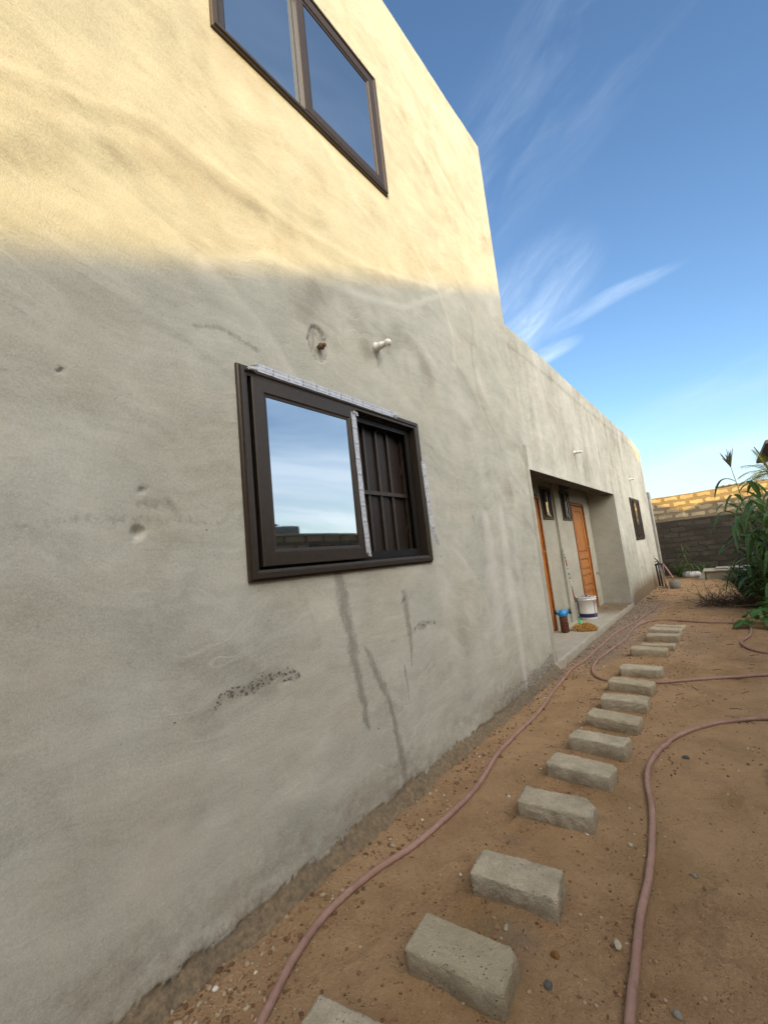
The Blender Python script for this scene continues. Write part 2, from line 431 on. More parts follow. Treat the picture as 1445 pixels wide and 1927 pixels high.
def soil_mat():
    m, s = mat('sandy_soil'); p = s.pos()
    a = s.noise(p, .8, 5, .6); b = s.noise(p, 5.5, 6, .62, .3); f = s.noise(p, 45, 5, .72); g = s.noise(p, 190, 3, .7)
    v = s.m('ADD', s.m('MULTIPLY', a, .45), s.m('ADD', s.m('MULTIPLY', b, .35), s.m('MULTIPLY', f, .28)))
    c = s.mix(s.rng(v, .38, .60, 0, 1), (.255, .140, .064), (.455, .285, .150))
    c = s.mix(s.rng(g, .35, .7, .0, .40), c, (.46, .32, .19))
    c = s.mix(s.rng(g, .20, .40, .55, 0), c, (.12, .07, .038))
    # greenish-ochre damp patches
    oc = s.noise(s.vm('ADD', p, (3, 8, 0)), 1.3, 4, .6)
    c = s.mix(s.rng(oc, .52, .68, 0, .55), c, (.26, .165, .068))
    gr = s.attr('grey'); gm = s.rng(s.m('ADD', gr, s.m('MULTIPLY', s.m('SUBTRACT', s.noise(p, 9, 5, .7), .5), 1.0)), .3, .8, 0, 1)
    c = s.mix(s.m('MULTIPLY', gm, .75), c, s.mix(f, (.15, .125, .10), (.31, .27, .225)))
    dk = s.attr('dark'); dm = s.rng(s.m('ADD', dk, s.m('MULTIPLY', s.m('SUBTRACT', s.noise(p, 22, 5, .75), .5), 1.1)), .4, .8, 0, 1)
    c = s.mix(s.m('MULTIPLY', dm, .6), c, (.085, .055, .035))
    # small crumbs
    vo = s.vor(p, 55, out='Distance'); cr = s.m('MULTIPLY', s.rng(vo, .12, .26, 1, 0), s.rng(s.noise(p, 12, 3), .50, .62, 0, 1))
    c = s.mix(s.m('MULTIPLY', cr, .75), c, (.13, .07, .038))
    vo2 = s.vor(p, 120); cr2 = s.m('MULTIPLY', s.rng(vo2, .12, .28, 1, 0), s.rng(s.noise(s.vm('ADD', p, (7, 7, 0)), 5, 4, .6), .46, .60, 0, 1))
    c = s.mix(s.m('MULTIPLY', cr2, .6), c, (.15, .085, .045))
    wh = s.m('MULTIPLY', s.rng(s.vor(p, 21), .04, .06, 1, 0), s.rng(s.noise(p, 7, 1), .56, .6, 0, 1))
    c = s.mix(wh, c, (.62, .56, .48))
    h = s.m('ADD', s.m('MULTIPLY', b, 2.2), s.m('ADD', s.m('MULTIPLY', f, 1.1), s.m('MULTIPLY', g, .35)))
    h = s.m('ADD', h, s.m('MULTIPLY', cr, .8))
    s.out(c, .95, 0, s.bump(h, 1.0, .020), .2)
    return m
M_soil = soil_mat()

def block_mat(name, ca, cb, dirtc=(.25, .165, .09), dirt=.7):
    m, s = mat(name); p = s.pos(); o = s.obj()
    rn = s.node('ShaderNodeObjectInfo').outputs['Random']
    a = s.noise(p, 9, 5, .65); g = s.noise(p, 130, 4, .75)
    c = s.mix(s.rng(a, .3, .7, 0, 1), ca, cb)
    c = s.mix(s.rng(g, .3, .7, .45, 0), c, tuple(x * .45 for x in ca))
    c = s.mix(s.rng(g, .6, .8, 0, .5), c, tuple(min(1, x * 1.4) for x in cb))
    c = s.mix(s.m('MULTIPLY', rn, .55), c, (.42, .345, .22))
    z = s.sep(p)[2]
    dm = s.rng(s.m('ADD', s.m('MULTIPLY', s.m('SUBTRACT', z, G0), -14.0), s.m('MULTIPLY', s.noise(p, 16, 5, .7), 1.8)), -.35, .9, 0, 1)
    c = s.mix(s.m('MULTIPLY', dm, dirt), c, dirtc)
    vo = s.vor(p, 60); pit = s.m('MULTIPLY', s.rng(vo, .10, .22, 1, 0), s.rng(s.noise(p, 15, 2), .48, .6, 0, 1))
    c = s.mix(s.m('MULTIPLY', pit, .8), c, (.07, .06, .05))
    wh = s.m('MULTIPLY', s.rng(s.vor(p, 34), .05, .075, 1, 0), s.rng(s.noise(p, 9, 1), .54, .58, 0, 1))
    c = s.mix(wh, c, (.75, .72, .66))
    h = s.m('SUBTRACT', s.m('ADD', s.m('MULTIPLY', g, .8), s.noise(p, 35, 5, .7)), s.m('MULTIPLY', pit, 1.0))
    s.out(c, .95, 0, s.bump(h, 1.0, .014), .2)
    return m
M_block = block_mat('sandcrete_block', (.45, .385, .275), (.74, .64, .48))

def wood_mat():
    m, s = mat('varnished_wood'); p = s.pos()
    q = s.mapv(p, scale=(14, 14, 1.2)); n = s.noise(q, 1.6, 6, .6, 1.6)
    f = s.noise(s.mapv(p, scale=(120, 120, 4)), 1, 3, .6)
    c = s.mix(s.rng(n, .32, .66, 0, 1), (.20, .055, .010), (.58, .22, .035))
    c = s.mix(s.rng(f, .35, .6, .35, 0), c, (.15, .05, .014))
    s.out(c, .32, 0, s.bump(n, .15, .003), .5, .4); return m
M_wood = wood_mat()
M_woodframe = simple('door_frame_wood', (.22, .075, .022), .45, 0, .4, .3, 12)

def wall_block_mat(name, blk, blk2, mort, u=.50, v=.235, msz=.035, wob=.035, zoff=0.0):
    """irregular block masonry with smeared mortar, in world x / z"""
    m, s = mat(name); p = s.pos(); x, y, z = s.sep(p)
    wx = s.m('MULTIPLY', s.m('SUBTRACT', s.noise(p, 4.5, 4, .65), .5), wob * 3)
    wz = s.m('MULTIPLY', s.m('SUBTRACT', s.noise(s.vm('ADD', p, (4, 4, 4)), 4.0, 4, .65), .5), wob * 2.6)
    bt = s.node('ShaderNodeTexBrick'); bt.offset = .5
    s.set(bt.inputs['Vector'], s.comb(s.m('ADD', s.m('ADD', x, y), wx), s.m('ADD', s.m('SUBTRACT', z, zoff), wz), 0.0))
    bt.inputs['Color1'].default_value = (0, 0, 0, 1); bt.inputs['Color2'].default_value = (1, 1, 1, 1)
    bt.inputs['Mortar'].default_value = (0, 0, 0, 1); bt.inputs['Scale'].default_value = 1
    bt.inputs['Mortar Size'].default_value = msz; bt.inputs['Mortar Smooth'].default_value = .25
    bt.inputs['Brick Width'].default_value = u; bt.inputs['Row Height'].default_value = v
    fac = bt.outputs['Fac']; g = s.noise(p, 40, 5, .72); n = s.noise(p, 3.2, 5, .65)
    c = s.mix(bt.outputs['Color'], blk, blk2)
    c = s.mix(s.rng(n, .35, .7, 0, .5), c, tuple(k * .7 for k in blk))
    c = s.mix(s.rng(g, .3, .6, .4, 0), c, tuple(k * .5 for k in blk))
    mc = s.mix(g, tuple(k * .75 for k in mort), mort)
    c = s.mix(s.rng(fac, .2, .8, 0, 1), c, mc)
    c = s.mix(s.rng(s.noise(s.vm('ADD', p, (2, 9, 5)), 2.4, 6, .72), .60, .72, 0, .5), c, tuple(min(1, k * 1.9) for k in blk2))
    h = s.m('ADD', s.m('MULTIPLY', fac, -1.2), s.m('MULTIPLY', g, .7))
    s.out(c, .95, 0, s.bump(h, .8, .02), .2)
    return m
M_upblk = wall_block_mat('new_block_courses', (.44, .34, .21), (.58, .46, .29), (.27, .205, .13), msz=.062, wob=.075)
M_oldblk = wall_block_mat('old_dirty_shaded_blocks', (.062, .052, .040), (.10, .082, .060), (.060, .050, .040), v=.2, msz=.03, wob=.07)  # old dirty blocks, colour also darkened for shade the perimeter wall misses
M_perim = wall_block_mat('perimeter_blocks', (.17, .15, .115), (.24, .21, .16), (.12, .10, .08))

def leaf_mat(name, ca, cb, dry=(.25, .19, .07), dryamt=.25):
    m, s = mat(name); p = s.pos(); u = s.sep(s.uv())
    n = s.noise(p, 6, 4, .6); f = s.noise(s.mapv(s.uv(), scale=(26, 1.5, 1)), 1, 2)
    rib = s.rng(s.m('ABSOLUTE', s.m('SUBTRACT', u[0], .5)), 0, .06, 1, 0)
    c = s.mix(s.rng(n, .3, .7, 0, 1), ca, cb)
    c = s.mix(s.rng(f, .4, .6, 0, .3), c, tuple(k * .6 for k in ca))
    c = s.mix(s.m('MULTIPLY', rib, .6), c, tuple(min(1, k * 2.0) for k in cb))
    c = s.mix(s.rng(s.noise(p, 2.3, 5, .7), .62, .70, 0, dryamt), c, dry)
    b = s.node('ShaderNodeBsdfPrincipled'); s.set(b.inputs['Base Color'], c); b.inputs['Roughness'].default_value = .5
    b.inputs['Specular IOR Level'].default_value = .35
    tr = s.node('ShaderNodeBsdfTranslucent'); s.set(tr.inputs[0], s.mix(.5, c, (.12, .2, .02)))
    mx = s.node('ShaderNodeMixShader'); mx.inputs[0].default_value = .25
    s.l.new(b.outputs[0], mx.inputs[1]); s.l.new(tr.outputs[0], mx.inputs[2])
    o = s.node('ShaderNodeOutputMaterial'); s.l.new(mx.outputs[0], o.inputs[0]); return m
M_maize = leaf_mat('maize_leaf', (.040, .090, .032), (.085, .16, .058), dryamt=.5)
M_grass = leaf_mat('clump_leaf', (.045, .085, .024), (.10, .15, .045), dryamt=.6)
M_lobed = leaf_mat('lobed_leaf', (.040, .12, .020), (.07, .19, .035), dryamt=.1)
M_palm = leaf_mat('palm_leaf', (.09, .11, .025), (.20, .19, .05), dryamt=.6)
M_stalk = simple('green_stalk', (.10, .14, .05), .6, 0, .3, .3, 20)
M_twig = simple('dry_twig', (.085, .058, .040), .9, 0, .2, .4, 20, .3)
M_tassel = simple('maize_tassel', (.13, .12, .075), .8, 0, .2, .3, 30)

# ------------------------------------------------------------------ wall sheet builder
def grid_lines(a, b, step, keys):
    n = max(1, int(round((b - a) / step))); L = list(np.linspace(a, b, n + 1))
    keys = [k for k in keys if a < k < b]
    L = [v for v in L if v in (a, b) or all(abs(v - k) > step * .45 for k in keys)]
    return np.array(sorted(set(L + keys)))

def trowel(Y, Z, seed, n, y0, y1, z0, z1):
    """overlapping arcs left by a float; returns tone in about -1..1"""
    r = np.random.RandomState(seed); T = np.zeros_like(Y)
    for i in range(n):
        cy, cz = r.uniform(y0, y1), r.uniform(z0, z1); rr = r.uniform(.5, 1.9); wd = r.uniform(.05, .26)
        a0 = r.uniform(.1, 1.5) + (math.pi if r.rand() < .35 else 0); sp = r.uniform(.3, .9)
        oy, oz = cy - rr * math.cos(a0), cz - rr * math.sin(a0) * .8
        dy = Y - oy; dz = (Z - oz) / .8
        d = np.sqrt(dy * dy + dz * dz) - rr
        an = np.abs((np.arctan2(dz, dy) - a0 + math.pi) % (2 * math.pi) - math.pi)
        prof = np.where(d > 0, np.clip(1 - d / (wd * .18), 0, 1), np.clip(1 + d / wd, 0, 1))
        T += r.uniform(-.42, .42) * prof * np.clip(1 - an / sp, 0, 1) ** .7
    return np.tanh(T)

def seg_d(Y, Z, pts, w, wob=.02, seed=3):
    """soft mask around a polyline, widths per point"""
    Yw = Y + (fbm(Y * 7, Z * 7, seed, 3) - .5) * wob * 2; Zw = Z
    out = np.zeros_like(Y); w = w if hasattr(w, '__len__') else [w] * len(pts)
    for i in range(len(pts) - 1):
        (ay, az), (by, bz) = pts[i], pts[i + 1]; vy, vz = by - ay, bz - az
        t = np.clip(((Yw - ay) * vy + (Zw - az) * vz) / (vy * vy + vz * vz), 0, 1)
        d = np.hypot(Yw - ay - t * vy, Zw - az - t * vz); ww = w[i] * (1 - t) + w[i + 1] * t
        out = np.maximum(out, np.clip(1.3 - d / ww, 0, 1))
    return out

def wall_sheet(name, y0, y1, z0, z1, step, holes, m, parent, paint, disp, x=0.0):
    yl = grid_lines(y0, y1, step, [h[0] for h in holes] + [h[1] for h in holes])
    zl = grid_lines(z0, z1, step, [h[2] for h in holes] + [h[3] for h in holes])
    Yg, Zg = np.meshgrid(yl, zl, indexing='ij'); ny, nz = Yg.shape
    dh = np.full_like(Yg, 9.0)
    for h in holes:
        dy = np.maximum(np.maximum(h[0] - Yg, Yg - h[1]), 0); dz = np.maximum(np.maximum(h[2] - Zg, Zg - h[3]), 0)
        dh = np.minimum(dh, np.hypot(dy, dz))
    A = paint(Yg, Zg)
    X = x + disp(Yg, Zg, A) * np.clip(dh / .12, 0, 1)
    V = np.stack([X, Yg, Zg], -1).reshape(-1, 3)
    i, j = np.meshgrid(np.arange(ny - 1), np.arange(nz - 1), indexing='ij')
    yc = (yl[:-1] + yl[1:]) / 2; zc = (zl[:-1] + zl[1:]) / 2; keep = np.ones((ny - 1, nz - 1), bool)
    for h in holes:
        keep &= ~((yc[:, None] > h[0]) & (yc[:, None] < h[1]) & (zc[None] > h[2]) & (zc[None] < h[3]))
    i = i[keep]; j = j[keep]; a = i * nz + j
    F = np.stack([a, a + nz, a + nz + 1, a + 1], -1)
    used = np.unique(F); rm = np.full(len(V), -1); rm[used] = np.arange(len(used))
    return mesh_obj(name, V[used], rm[F], m, parent, True, attrs={k: v.reshape(-1)[used] for k, v in A.items()})

def edge_height(Y):                                   # broken lower edge of the plaster above the footing
    return .018 + (fbm(Y * 2.3, Y * 0 + 3, 21, 3) - .5) * .10 + (fbm(Y * 12, Y * 0, 22, 4, .65) - .5) * .065

def paint_main(Y, Z):
    T = trowel(Y, Z, 11, 150, -1, 6, 0, 8)
    # ridge lines left where lifts of plaster meet
    T += .22 * seg_d(Y, Z, [(.2, 3.72), (.9, 4.02), (1.86, 3.98), (2.7, 4.1), (3.8, 4.45)], .03, .03)
    T -= .25 * seg_d(Y, Z, [(.2, 3.64), (.9, 3.93), (1.86, 3.88), (2.7, 4.0), (3.8, 4.35)], .06, .03)
    T += .35 * seg_d(Y, Z, [(1.1, 3.3), (1.6, 3.6), (2.3, 3.7), (3.1, 3.9), (4.2, 4.6)], .04, .05, 9)
    T -= .5 * seg_d(Y, Z, [(1.85, 3.35), (2.0, 3.6), (2.2, 3.7), (2.4, 3.55), (2.5, 3.3)], .12, .05, 5)
    T -= .45 * seg_d(Y, Z, [(2.8, 3.4), (3.0, 3.65), (3.3, 3.5), (3.4, 3.3)], .12, .05, 6)
    T -= .4 * seg_d(Y, Z, [(.25, 3.3), (.6, 3.6), (1.0, 3.8), (1.5, 3.9)], .1, .08, 7)
    dark = np.zeros_like(Y); pit = np.zeros_like(Y); light = np.zeros_like(Y); dirt = np.zeros_like(Y)
    halo = .30 * np.maximum(seg_d(Y, Z, [(1.96, 1.5), (2.02, 1.1), (2.1, .5)], [.09, .12, .05], .05, 61), seg_d(Y, Z, [(2.2, .95), (2.38, .5), (2.46, .0)], [.05, .09, .12], .05, 62))
    dark = np.maximum(dark, halo * sst(fbm(Y * 6, Z * 3, 63, 3), .3, .6))
    D = lambda p, w, a=1, wob=.02, sd=3: np.maximum(dark, a * seg_d(Y, Z, p, w, wob, sd))
    dark = D([(1.96, 1.52), (1.98, 1.38), (1.985, 1.25), (2.02, 1.10)], [.040, .060, .066, .046], 1, .035)
    dark = D([(2.02, 1.10), (2.05, .89), (2.085, .68), (2.10, .50)], [.05, .046, .036, .014], 1, .03)
    dark = D([(2.10, 1.03), (2.2, .93), (2.28, .72), (2.37, .5), (2.42, .25), (2.44, .0)], [.010, .030, .040, .036, .042, .04], 1, .03)
    dark = D([(2.64, 1.31), (2.65, 1.18), (2.66, 1.0)], [.045, .056, .046], .95)
    dark = D([(2.66, 1.0), (2.66, .88), (2.64, .76)], [.03, .018, .010])
    rp = np.hypot((Y - 1.955) / .085, (Z - 3.125) / .135); dark = np.maximum(dark, np.where(rp < 1, .62, 0) + .5 * np.clip(1 - np.abs(rp - 1) / .09, 0, 1))
    dark = D([(1.06, 2.9), (1.2, 2.95), (1.33, 2.93), (1.45, 2.9)], .022, .75, .05)
    dark = D([(2.60, 3.30), (2.62, 3.24), (2.63, 3.17)], [.04, .03, .015], .9, .01)
    dark = D([(.74, 1.93), (.88, 1.94), (.95, 1.86)], .03, .7, .05)
    dark = D([(.2, 1.78), (.5, 1.86), (.9, 1.86), (1.2, 1.84)], .028, .42, .08)
    for (y, z, l) in ((3.95, 1.95, .12), (4.1, 1.75, .09), (4.55, 2.25, .1), (3.7, 2.3, .08), (5.0, 1.5, .1), (5.1, 1.2, .07), (4.0, 1.35, .06), (3.3, 2.6, .07), (2.55, .78, .3), (5.4, 3.6, .2)):
        dark = D([(y, z), (y + .02, z - l)], [.022, .01], .75, .03, int(y * 10))
    # corner arris wear
    dark = np.maximum(dark, .5 * np.clip(1 - (5.69 - Y) / .05, 0, 1) * sst(fbm(Y * 3, Z * 2.2, 33, 3), .5, .75))
    pit = np.maximum(seg_d(Y, Z, [(1.0, .955), (1.15, 1.0), (1.3, .985)], .035, .05), seg_d(Y, Z, [(1.3, .99), (1.45, 1.02), (1.53, .97)], [.04, .075, .03], .05))
    pit = np.maximum(pit, .9 * seg_d(Y, Z, [(2.45, .985), (2.7, 1.0), (2.85, 1.03), (3.05, 1.02)], [.015, .03, .05, .02], .05))
    pit = np.maximum(pit * np.where(fbm(Y * 5, Z * 9, 77, 3) > .40, 1, .45), .38 * seg_d(Y, Z, [(.3, .96), (.5, .94), (1.0, .95)], .03, .05))
    light = np.maximum(seg_d(Y, Z, [(4.66, 2.0), (4.66, 1.2), (4.72, .4), (4.72, .06)], [.10, .17, .10, .05], .02, 12),
                       .9 * seg_d(Y, Z, [(4.24, 1.95), (4.26, 1.2), (4.24, .65)], [.10, .20, .12], .02, 13))
    light = np.maximum(light, .55 * seg_d(Y, Z, [(3.2, 1.75), (3.25, 1.1), (3.3, .6)], .14, .04, 14))
    light = np.maximum(light, .8 * seg_d(Y, Z, [(4.72, .9), (4.735, .4), (4.73, .04)], [.06, .035, .02], .01, 12))
    light = np.maximum(light, .55 * seg_d(Y, Z, [(5.0, 1.9), (4.98, .8)], .10, .02, 15))
    e = edge_height(Y)
    dirt = sst(Z, e + .5, e + .0) * (.45 + .3 * fbm(Y * 1.5, Z * 2, 44, 3)) - .12
    dirt = np.where(Z < e + .005, 1.1, dirt)
    pit = np.maximum(pit, np.where((Z > e - .02) & (Z < e + .03), .52, 0) * (fbm(Y * 3, Z * 6, 31, 2) > .5))
    pit = np.maximum(pit, sst(Y, 3.2, 4.6) * np.where(Z < e + .10 + .05 * fbm(Y * 5, Z, 2, 2), .8, 0))
    dark = np.maximum(dark, np.where((Z > e - .01) & (Z < e + .06), .55, 0) * sst(fbm(Y * 2.5, Z, 35, 3), .4, .6))
    return dict(tone=T, dark=dark, pit=pit, light=light, dirt=np.clip(dirt, 0, 1.1))

def disp_main(Y, Z, A):
    d = (fbm(Y * 1.1, Z * 1.1, 50, 4) - .5) * .022 + (fbm(Y * 6, Z * 6, 51, 3) - .5) * .004 + A['tone'] * .0022
    d = d * sst(Y, 5.69, 5.4) ** 1
    e = edge_height(Y); k = (Z < e)
    # below the broken edge the footing steps out and flares to the ground
    f = np.clip((e - Z) / .10, 0, 1)
    foot = .002 + .095 * f ** .7 + (fbm(Y * 9, Z * 14, 60, 5, .62) - .5) * .055 * (.4 + .6 * f)
    d = np.where(k, foot, d + (.010 + .012 * fbm(Y * 8, Z * 8, 71, 3)) * sst(Z, e + .11, e) * sst(fbm(Y * 1.7, Y * 0, 70, 2), .25, .55))
    d -= .014 * (np.hypot((Y - 1.955) / .085, (Z - 3.125) / .135) < 1)
    for (y, z, r_) in ((.755, 1.80, .030), (.78, 2.0, .012), (.31, 2.42, .008), (.48, 2.47, .008), (2.63, 1.25, .012), (1.86, 3.13, .011)):
        d -= .03 * np.clip(1 - np.hypot(Y - y, Z - z) / r_, 0, 1) ** .5
    return d

def paint_low(Y, Z):
    T = trowel(Y, Z, 12, 150, 5.7, 18, 0, 4.8) * .8
    T += (fbm(Y * 3.2, Z * .7, 81, 4) - .5) * 1.3       # vertical run marks
    dark = np.clip((fbm(Y * 2.4, Z * .5, 82, 4) - .52) * 3, 0, 1) * sst(Z, 2.6, 4.4) * .75
    band = np.clip(1 - np.abs(Z - (4.50 + (fbm(Y * .8, Y * 0, 4, 2) - .5) * .06)) / .04, 0, 1)
    dark = np.maximum(dark, .62 * band * sst(fbm(Y * 2, Z, 83, 3), .3, .55))
    for y, z in ((8.45, 3.24), (14.2, 3.22)):
        dark = np.maximum(dark, .9 * seg_d(Y, Z, [(y - .02, z + .05), (y, z - .15), (y + .03, z - .45)], [.05, .06, .02], .02))
        dark = np.maximum(dark, .75 * seg_d(Y, Z, [(y - .05, z + .3), (y - .03, z)], .04, .02))
    dark = np.maximum(dark, .8 * seg_d(Y, Z, [(14.30, 1.45), (14.34, .05)], .035, .02))
    dark = np.maximum(dark, .8 * np.clip(1 - np.abs(Y - (5.72 + .05 * fbm(Z * 1.3, Z * 0, 8, 2) )) / .03, 0, 1) * sst(Z, 3.2, 3.7))
    light = np.clip((fbm(Y * 2, Z * .6, 85, 3) - .60) * 3, 0, 1) * .6
    e = .02 + 0 * Y
    dirt = sst(Z, .75, 0) * (.75 + .4 * fbm(Y, Z, 3, 2)); dirt = dirt * sst(Y, 11, 12.5) + .25 * sst(Z, .3, 0)
    pit = np.where(Z < .06, .5, 0) * (Y > 11.5) + np.where(Z < .16, .9, 0) * (Y < 5.85)
    return dict(tone=T, dark=dark, pit=pit, light=light, dirt=np.clip(dirt, 0, 1))

def disp_low(Y, Z, A):
    d = (fbm(Y * .9, Z * .9, 52, 4) - .5) * .03 + A['tone'] * .003
    d = d * sst(Y, 5.69, 6.0) * sst(Y, 17.8, 17.4)
    d += .012 * sst(Z, 4.47, 4.53)                     # parapet band stands slightly proud
    return d - .015 * sst(Y, 6.1, 5.7)

house = empty('house', (0, 0, G0), 'grey cement-plastered house with tall front block and long low wing beside the sandy yard', 'house')

WIN = (1.30, 3.06, 1.54, 2.75); UPW = (1.28, 3.02, 5.02, 6.28); SMW = (13.62, 15.10, 1.50, 2.70)
PO = (5.85, 11.50, .03, 2.66)
wall_sheet('front_wall', -1.6, 5.69, G0 - .12, 7.68, .0155, [WIN, UPW], M_plaster, house, paint_main, disp_main)

def low_wall():
    # low wing sheet, then its far top corner is rounded off
    o = wall_sheet('wing_wall', 5.69, 17.8, G0 - .12, 4.79, .034, [PO, SMW, (PO[0], PO[1], G0 - .13, .03)], M_plaster, house, paint_low, disp_low)
    me = o.data; n = len(me.vertices); co = np.empty(n * 3, np.float32); me.vertices.foreach_get('co', co); co = co.reshape(-1, 3)
    zz = co[:, 2] + G0
    lim = 4.79 - .26 * np.clip((co[:, 1] - 15.2) / 2.6, 0, 1) ** 2
    s = np.where(zz > 3.4, 3.4 + (zz - 3.4) * (lim - 3.4) / (4.79 - 3.4), zz)
    co[:, 2] = s - G0
    # rounded far end: pulls back in x
    k = np.clip((co[:, 1] - 17.45) / .35, 0, 1); co[:, 0] -= .10 * k ** 2
    me.vertices.foreach_set('co', co.ravel()); me.update()
low_wall()

def attr_box(name, boxes, m, parent, bev=0.0):
    b = MB()
    for q in boxes: b.box(*q, bev=bev)
    return b.build(name, m, parent)

# body behind the sheets: ends, back, roofs, floors
attr_box('side_wall', [(-8, -.02, -1.6, -1.4, G0, 7.66), (-8, -.006, 5.49, 5.67, 4.4, 7.66), (-8, -.15, 5.49, 5.67, G0, 4.4), (-8.2, -8, -1.6, 17.7, G0, 4.6), (-8.2, -8, -1.6, 5.67, 4.6, 7.66)], M_plaster, house)
attr_box('flat_roof', [(-8, -.02, -1.4, 5.49, 7.2, 7.4), (-8, -.03, 5.67, 17.6, 4.2, 4.4)], M_plaster, house)
attr_box('parapet', [(-.20, -.015, -1.6, 5.66, 7.3, 7.672), (-.20, -.035, 5.7, 15.2, 4.3, 4.775), (-.20, -.035, 15.2, 17.3, 4.3, 4.60)], M_plaster, house)
attr_box('end_wall', [(-8, -.105, 17.55, 17.79, G0, 4.5)], M_plaster, house)
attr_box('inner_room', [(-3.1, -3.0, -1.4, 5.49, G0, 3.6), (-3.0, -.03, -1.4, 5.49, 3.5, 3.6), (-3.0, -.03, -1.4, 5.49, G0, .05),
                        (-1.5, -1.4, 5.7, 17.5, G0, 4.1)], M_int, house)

# ------------------------------------------------------------------ windows
def frame_ring(b, y0, y1, z0, z1, w, xa, xb, steps=((0, 0), (.25, .6), (.55, 1), (.8, .75), (1, .2))):
    """mitred, moulded frame ring in the plane of the wall. steps: (fraction across width, fraction of depth)"""
    prof = [(f * w, xa + d * (xb - xa)) for f, d in steps]
    corners = ((y0, z0, 1, 1), (y1, z0, -1, 1), (y1, z1, -1, -1), (y0, z1, 1, -1))
    V = []
    for (y, z, sy, sz) in corners:
        for (o, x) in prof: V.append((x, y + sy * o, z + sz * o))
    n = len(prof); F = []
    for c in range(4):
        for k in range(n - 1):
            a = c * n + k; bq = ((c + 1) % 4) * n + k; F.append((a, bq, bq + 1, a + 1))
    b.add(V, F)
    return b

def window(prefix_label, h, parent, sashes, proud=.035, fw=.055, deep=-.07, tape=None, name='window', recess=0.0):
    y0, y1, z0, z1 = h; fr = MB(); x0 = recess
    oy0, oy1, oz0, oz1 = y0 - .015, y1 + .015, z0 - .015, z1 + .015
    frame_ring(fr, oy0, oy1, oz0, oz1, fw, x0 - .004, x0 + proud, ((0, 0), (.02, .55), (.22, .62), (.26, 1), (.62, 1), (.74, .72), (.98, .66), (1, -1.6)))
    w = fw - .015
    for q in ((x0 + deep, x0 - .006, y0 + .002, y0 + w, z0 + .002, z1 - .002), (x0 + deep, x0 - .006, y1 - w, y1 - .002, z0 + .002, z1 - .002),
              (x0 + deep, x0 - .006, y0 + w, y1 - w, z0 + .002, z0 + w), (x0 + deep, x0 - .006, y0 + w, y1 - w, z1 - w, z1 - .002)): fr.box(*q)
    f = fr.build(name, M_frame, parent)
    if prefix_label: f['label'] = prefix_label
    for q in ((x0 + deep + .01, x0 - .025, y0 + w + .001, y1 - w - .001, z0 + w, z0 + w + .012), (x0 + deep + .01, x0 - .025, y0 + w + .001, y1 - w - .001, z1 - w - .012, z1 - w)):
        tr = MB(); tr.box(*q); tr.build('sliding_track', M_track, f)
    for (a, b_, c, d, sx, sw) in sashes:
        sb = MB(); frame_ring(sb, a, b_, c, d, sw, x0 + sx, x0 + sx + .022, ((0, -1), (0, .8), (.04, 1), (.78, 1), (.86, .6), (1, .5), (1, -.4)))
        s_ = sb.build('sash', M_frame, f)
        g = MB(); g.box(x0 + sx + .001, x0 + sx + .006, a + sw * .95, b_ - sw * .95, c + sw * .95, d - sw * .95); g.build('glass_pane', M_glass, f)
    return f

def tape_mat():
    m, s = mat('printed_protective_tape'); u, v, _ = s.sep(s.uv())
    period = .115
    k = s.m('FRACT', s.m('DIVIDE', v, period))
    c = s.mix(s.rng(s.noise(s.pos(), 40, 4, .7), .35, .7, 0, 1), (.42, .42, .44), (.66, .66, .68))
    def inside(val, a, b): return s.m('MULTIPLY', s.m('GREATER_THAN', val, a), s.m('LESS_THAN', val, b))
    tot = None
    for cu in (.27, .73):
        # small emblem: square ring with a notch
        o = s.m('MULTIPLY', inside(k, .02, .15), inside(u, cu - .13, cu + .13))
        i = s.m('MULTIPLY', inside(k, .05, .12), inside(u, cu - .06, cu + .07))
        em = s.m('SUBTRACT', o, i, clamp=True)
        # line of tiny print
        ln = s.m('MULTIPLY', s.m('MULTIPLY', inside(k, .22, .92), inside(u, cu - .05, cu + .05)), s.m('GREATER_THAN', s.noise(s.comb(s.m('MULTIPLY', v, 520), s.m('MULTIPLY', u, 3), 0.0), 1, 1), .46))
        q = s.m('MAXIMUM', em, s.m('MULTIPLY', ln, .75))
        tot = q if tot is None else s.m('MAXIMUM', tot, q)
    c = s.mix(tot, c, (.035, .05, .12))
    s.out(c, .35, .25, s.bump(s.noise(s.pos(), 25, 4, .6), .5, .006), .5)
    return m
M_tape = tape_mat()
M_tapefoil = simple('crumpled_film', (.55, .55, .55), .3, .4, .5, .25, 30, .5, 40)

def tape(parent, pts, w, side=(0, 0, 1), label=None, crumple=.002, seed=1, out=(1, 0, 0)):
    """thin strip following pts, width w along side"""
    r = random.Random(seed); P = spline(pts, 10); V = []; U = []; L = 0
    sd0 = Vector(side).normalized()
    for i, p in enumerate(P):
        if i: L += (p - P[i - 1]).length
        for j, t in enumerate((-.5, -.17, .17, .5)):
            q = p + sd0 * (w * t) + Vector(out) * r.uniform(0, crumple)
            if i in (0, len(P) - 1): q = q + sd0.cross(Vector(out)) * r.uniform(-.012, .012)
            V.append(q); U.append((j / 3, L))
    F = [(i * 4 + j, i * 4 + j + 1, i * 4 + j + 5, i * 4 + j + 4) for i in range(len(P) - 1) for j in range(3)]
    n = len(V); V += [v - Vector(out) * .0012 for v in V]; U += U
    F += [tuple(k + n for k in f)[::-1] for f in F]
    b = MB(); b.add(V, F, U); o = b.build('protective_tape', M_tape, parent, True)
    if label: o['label'] = label
    return o

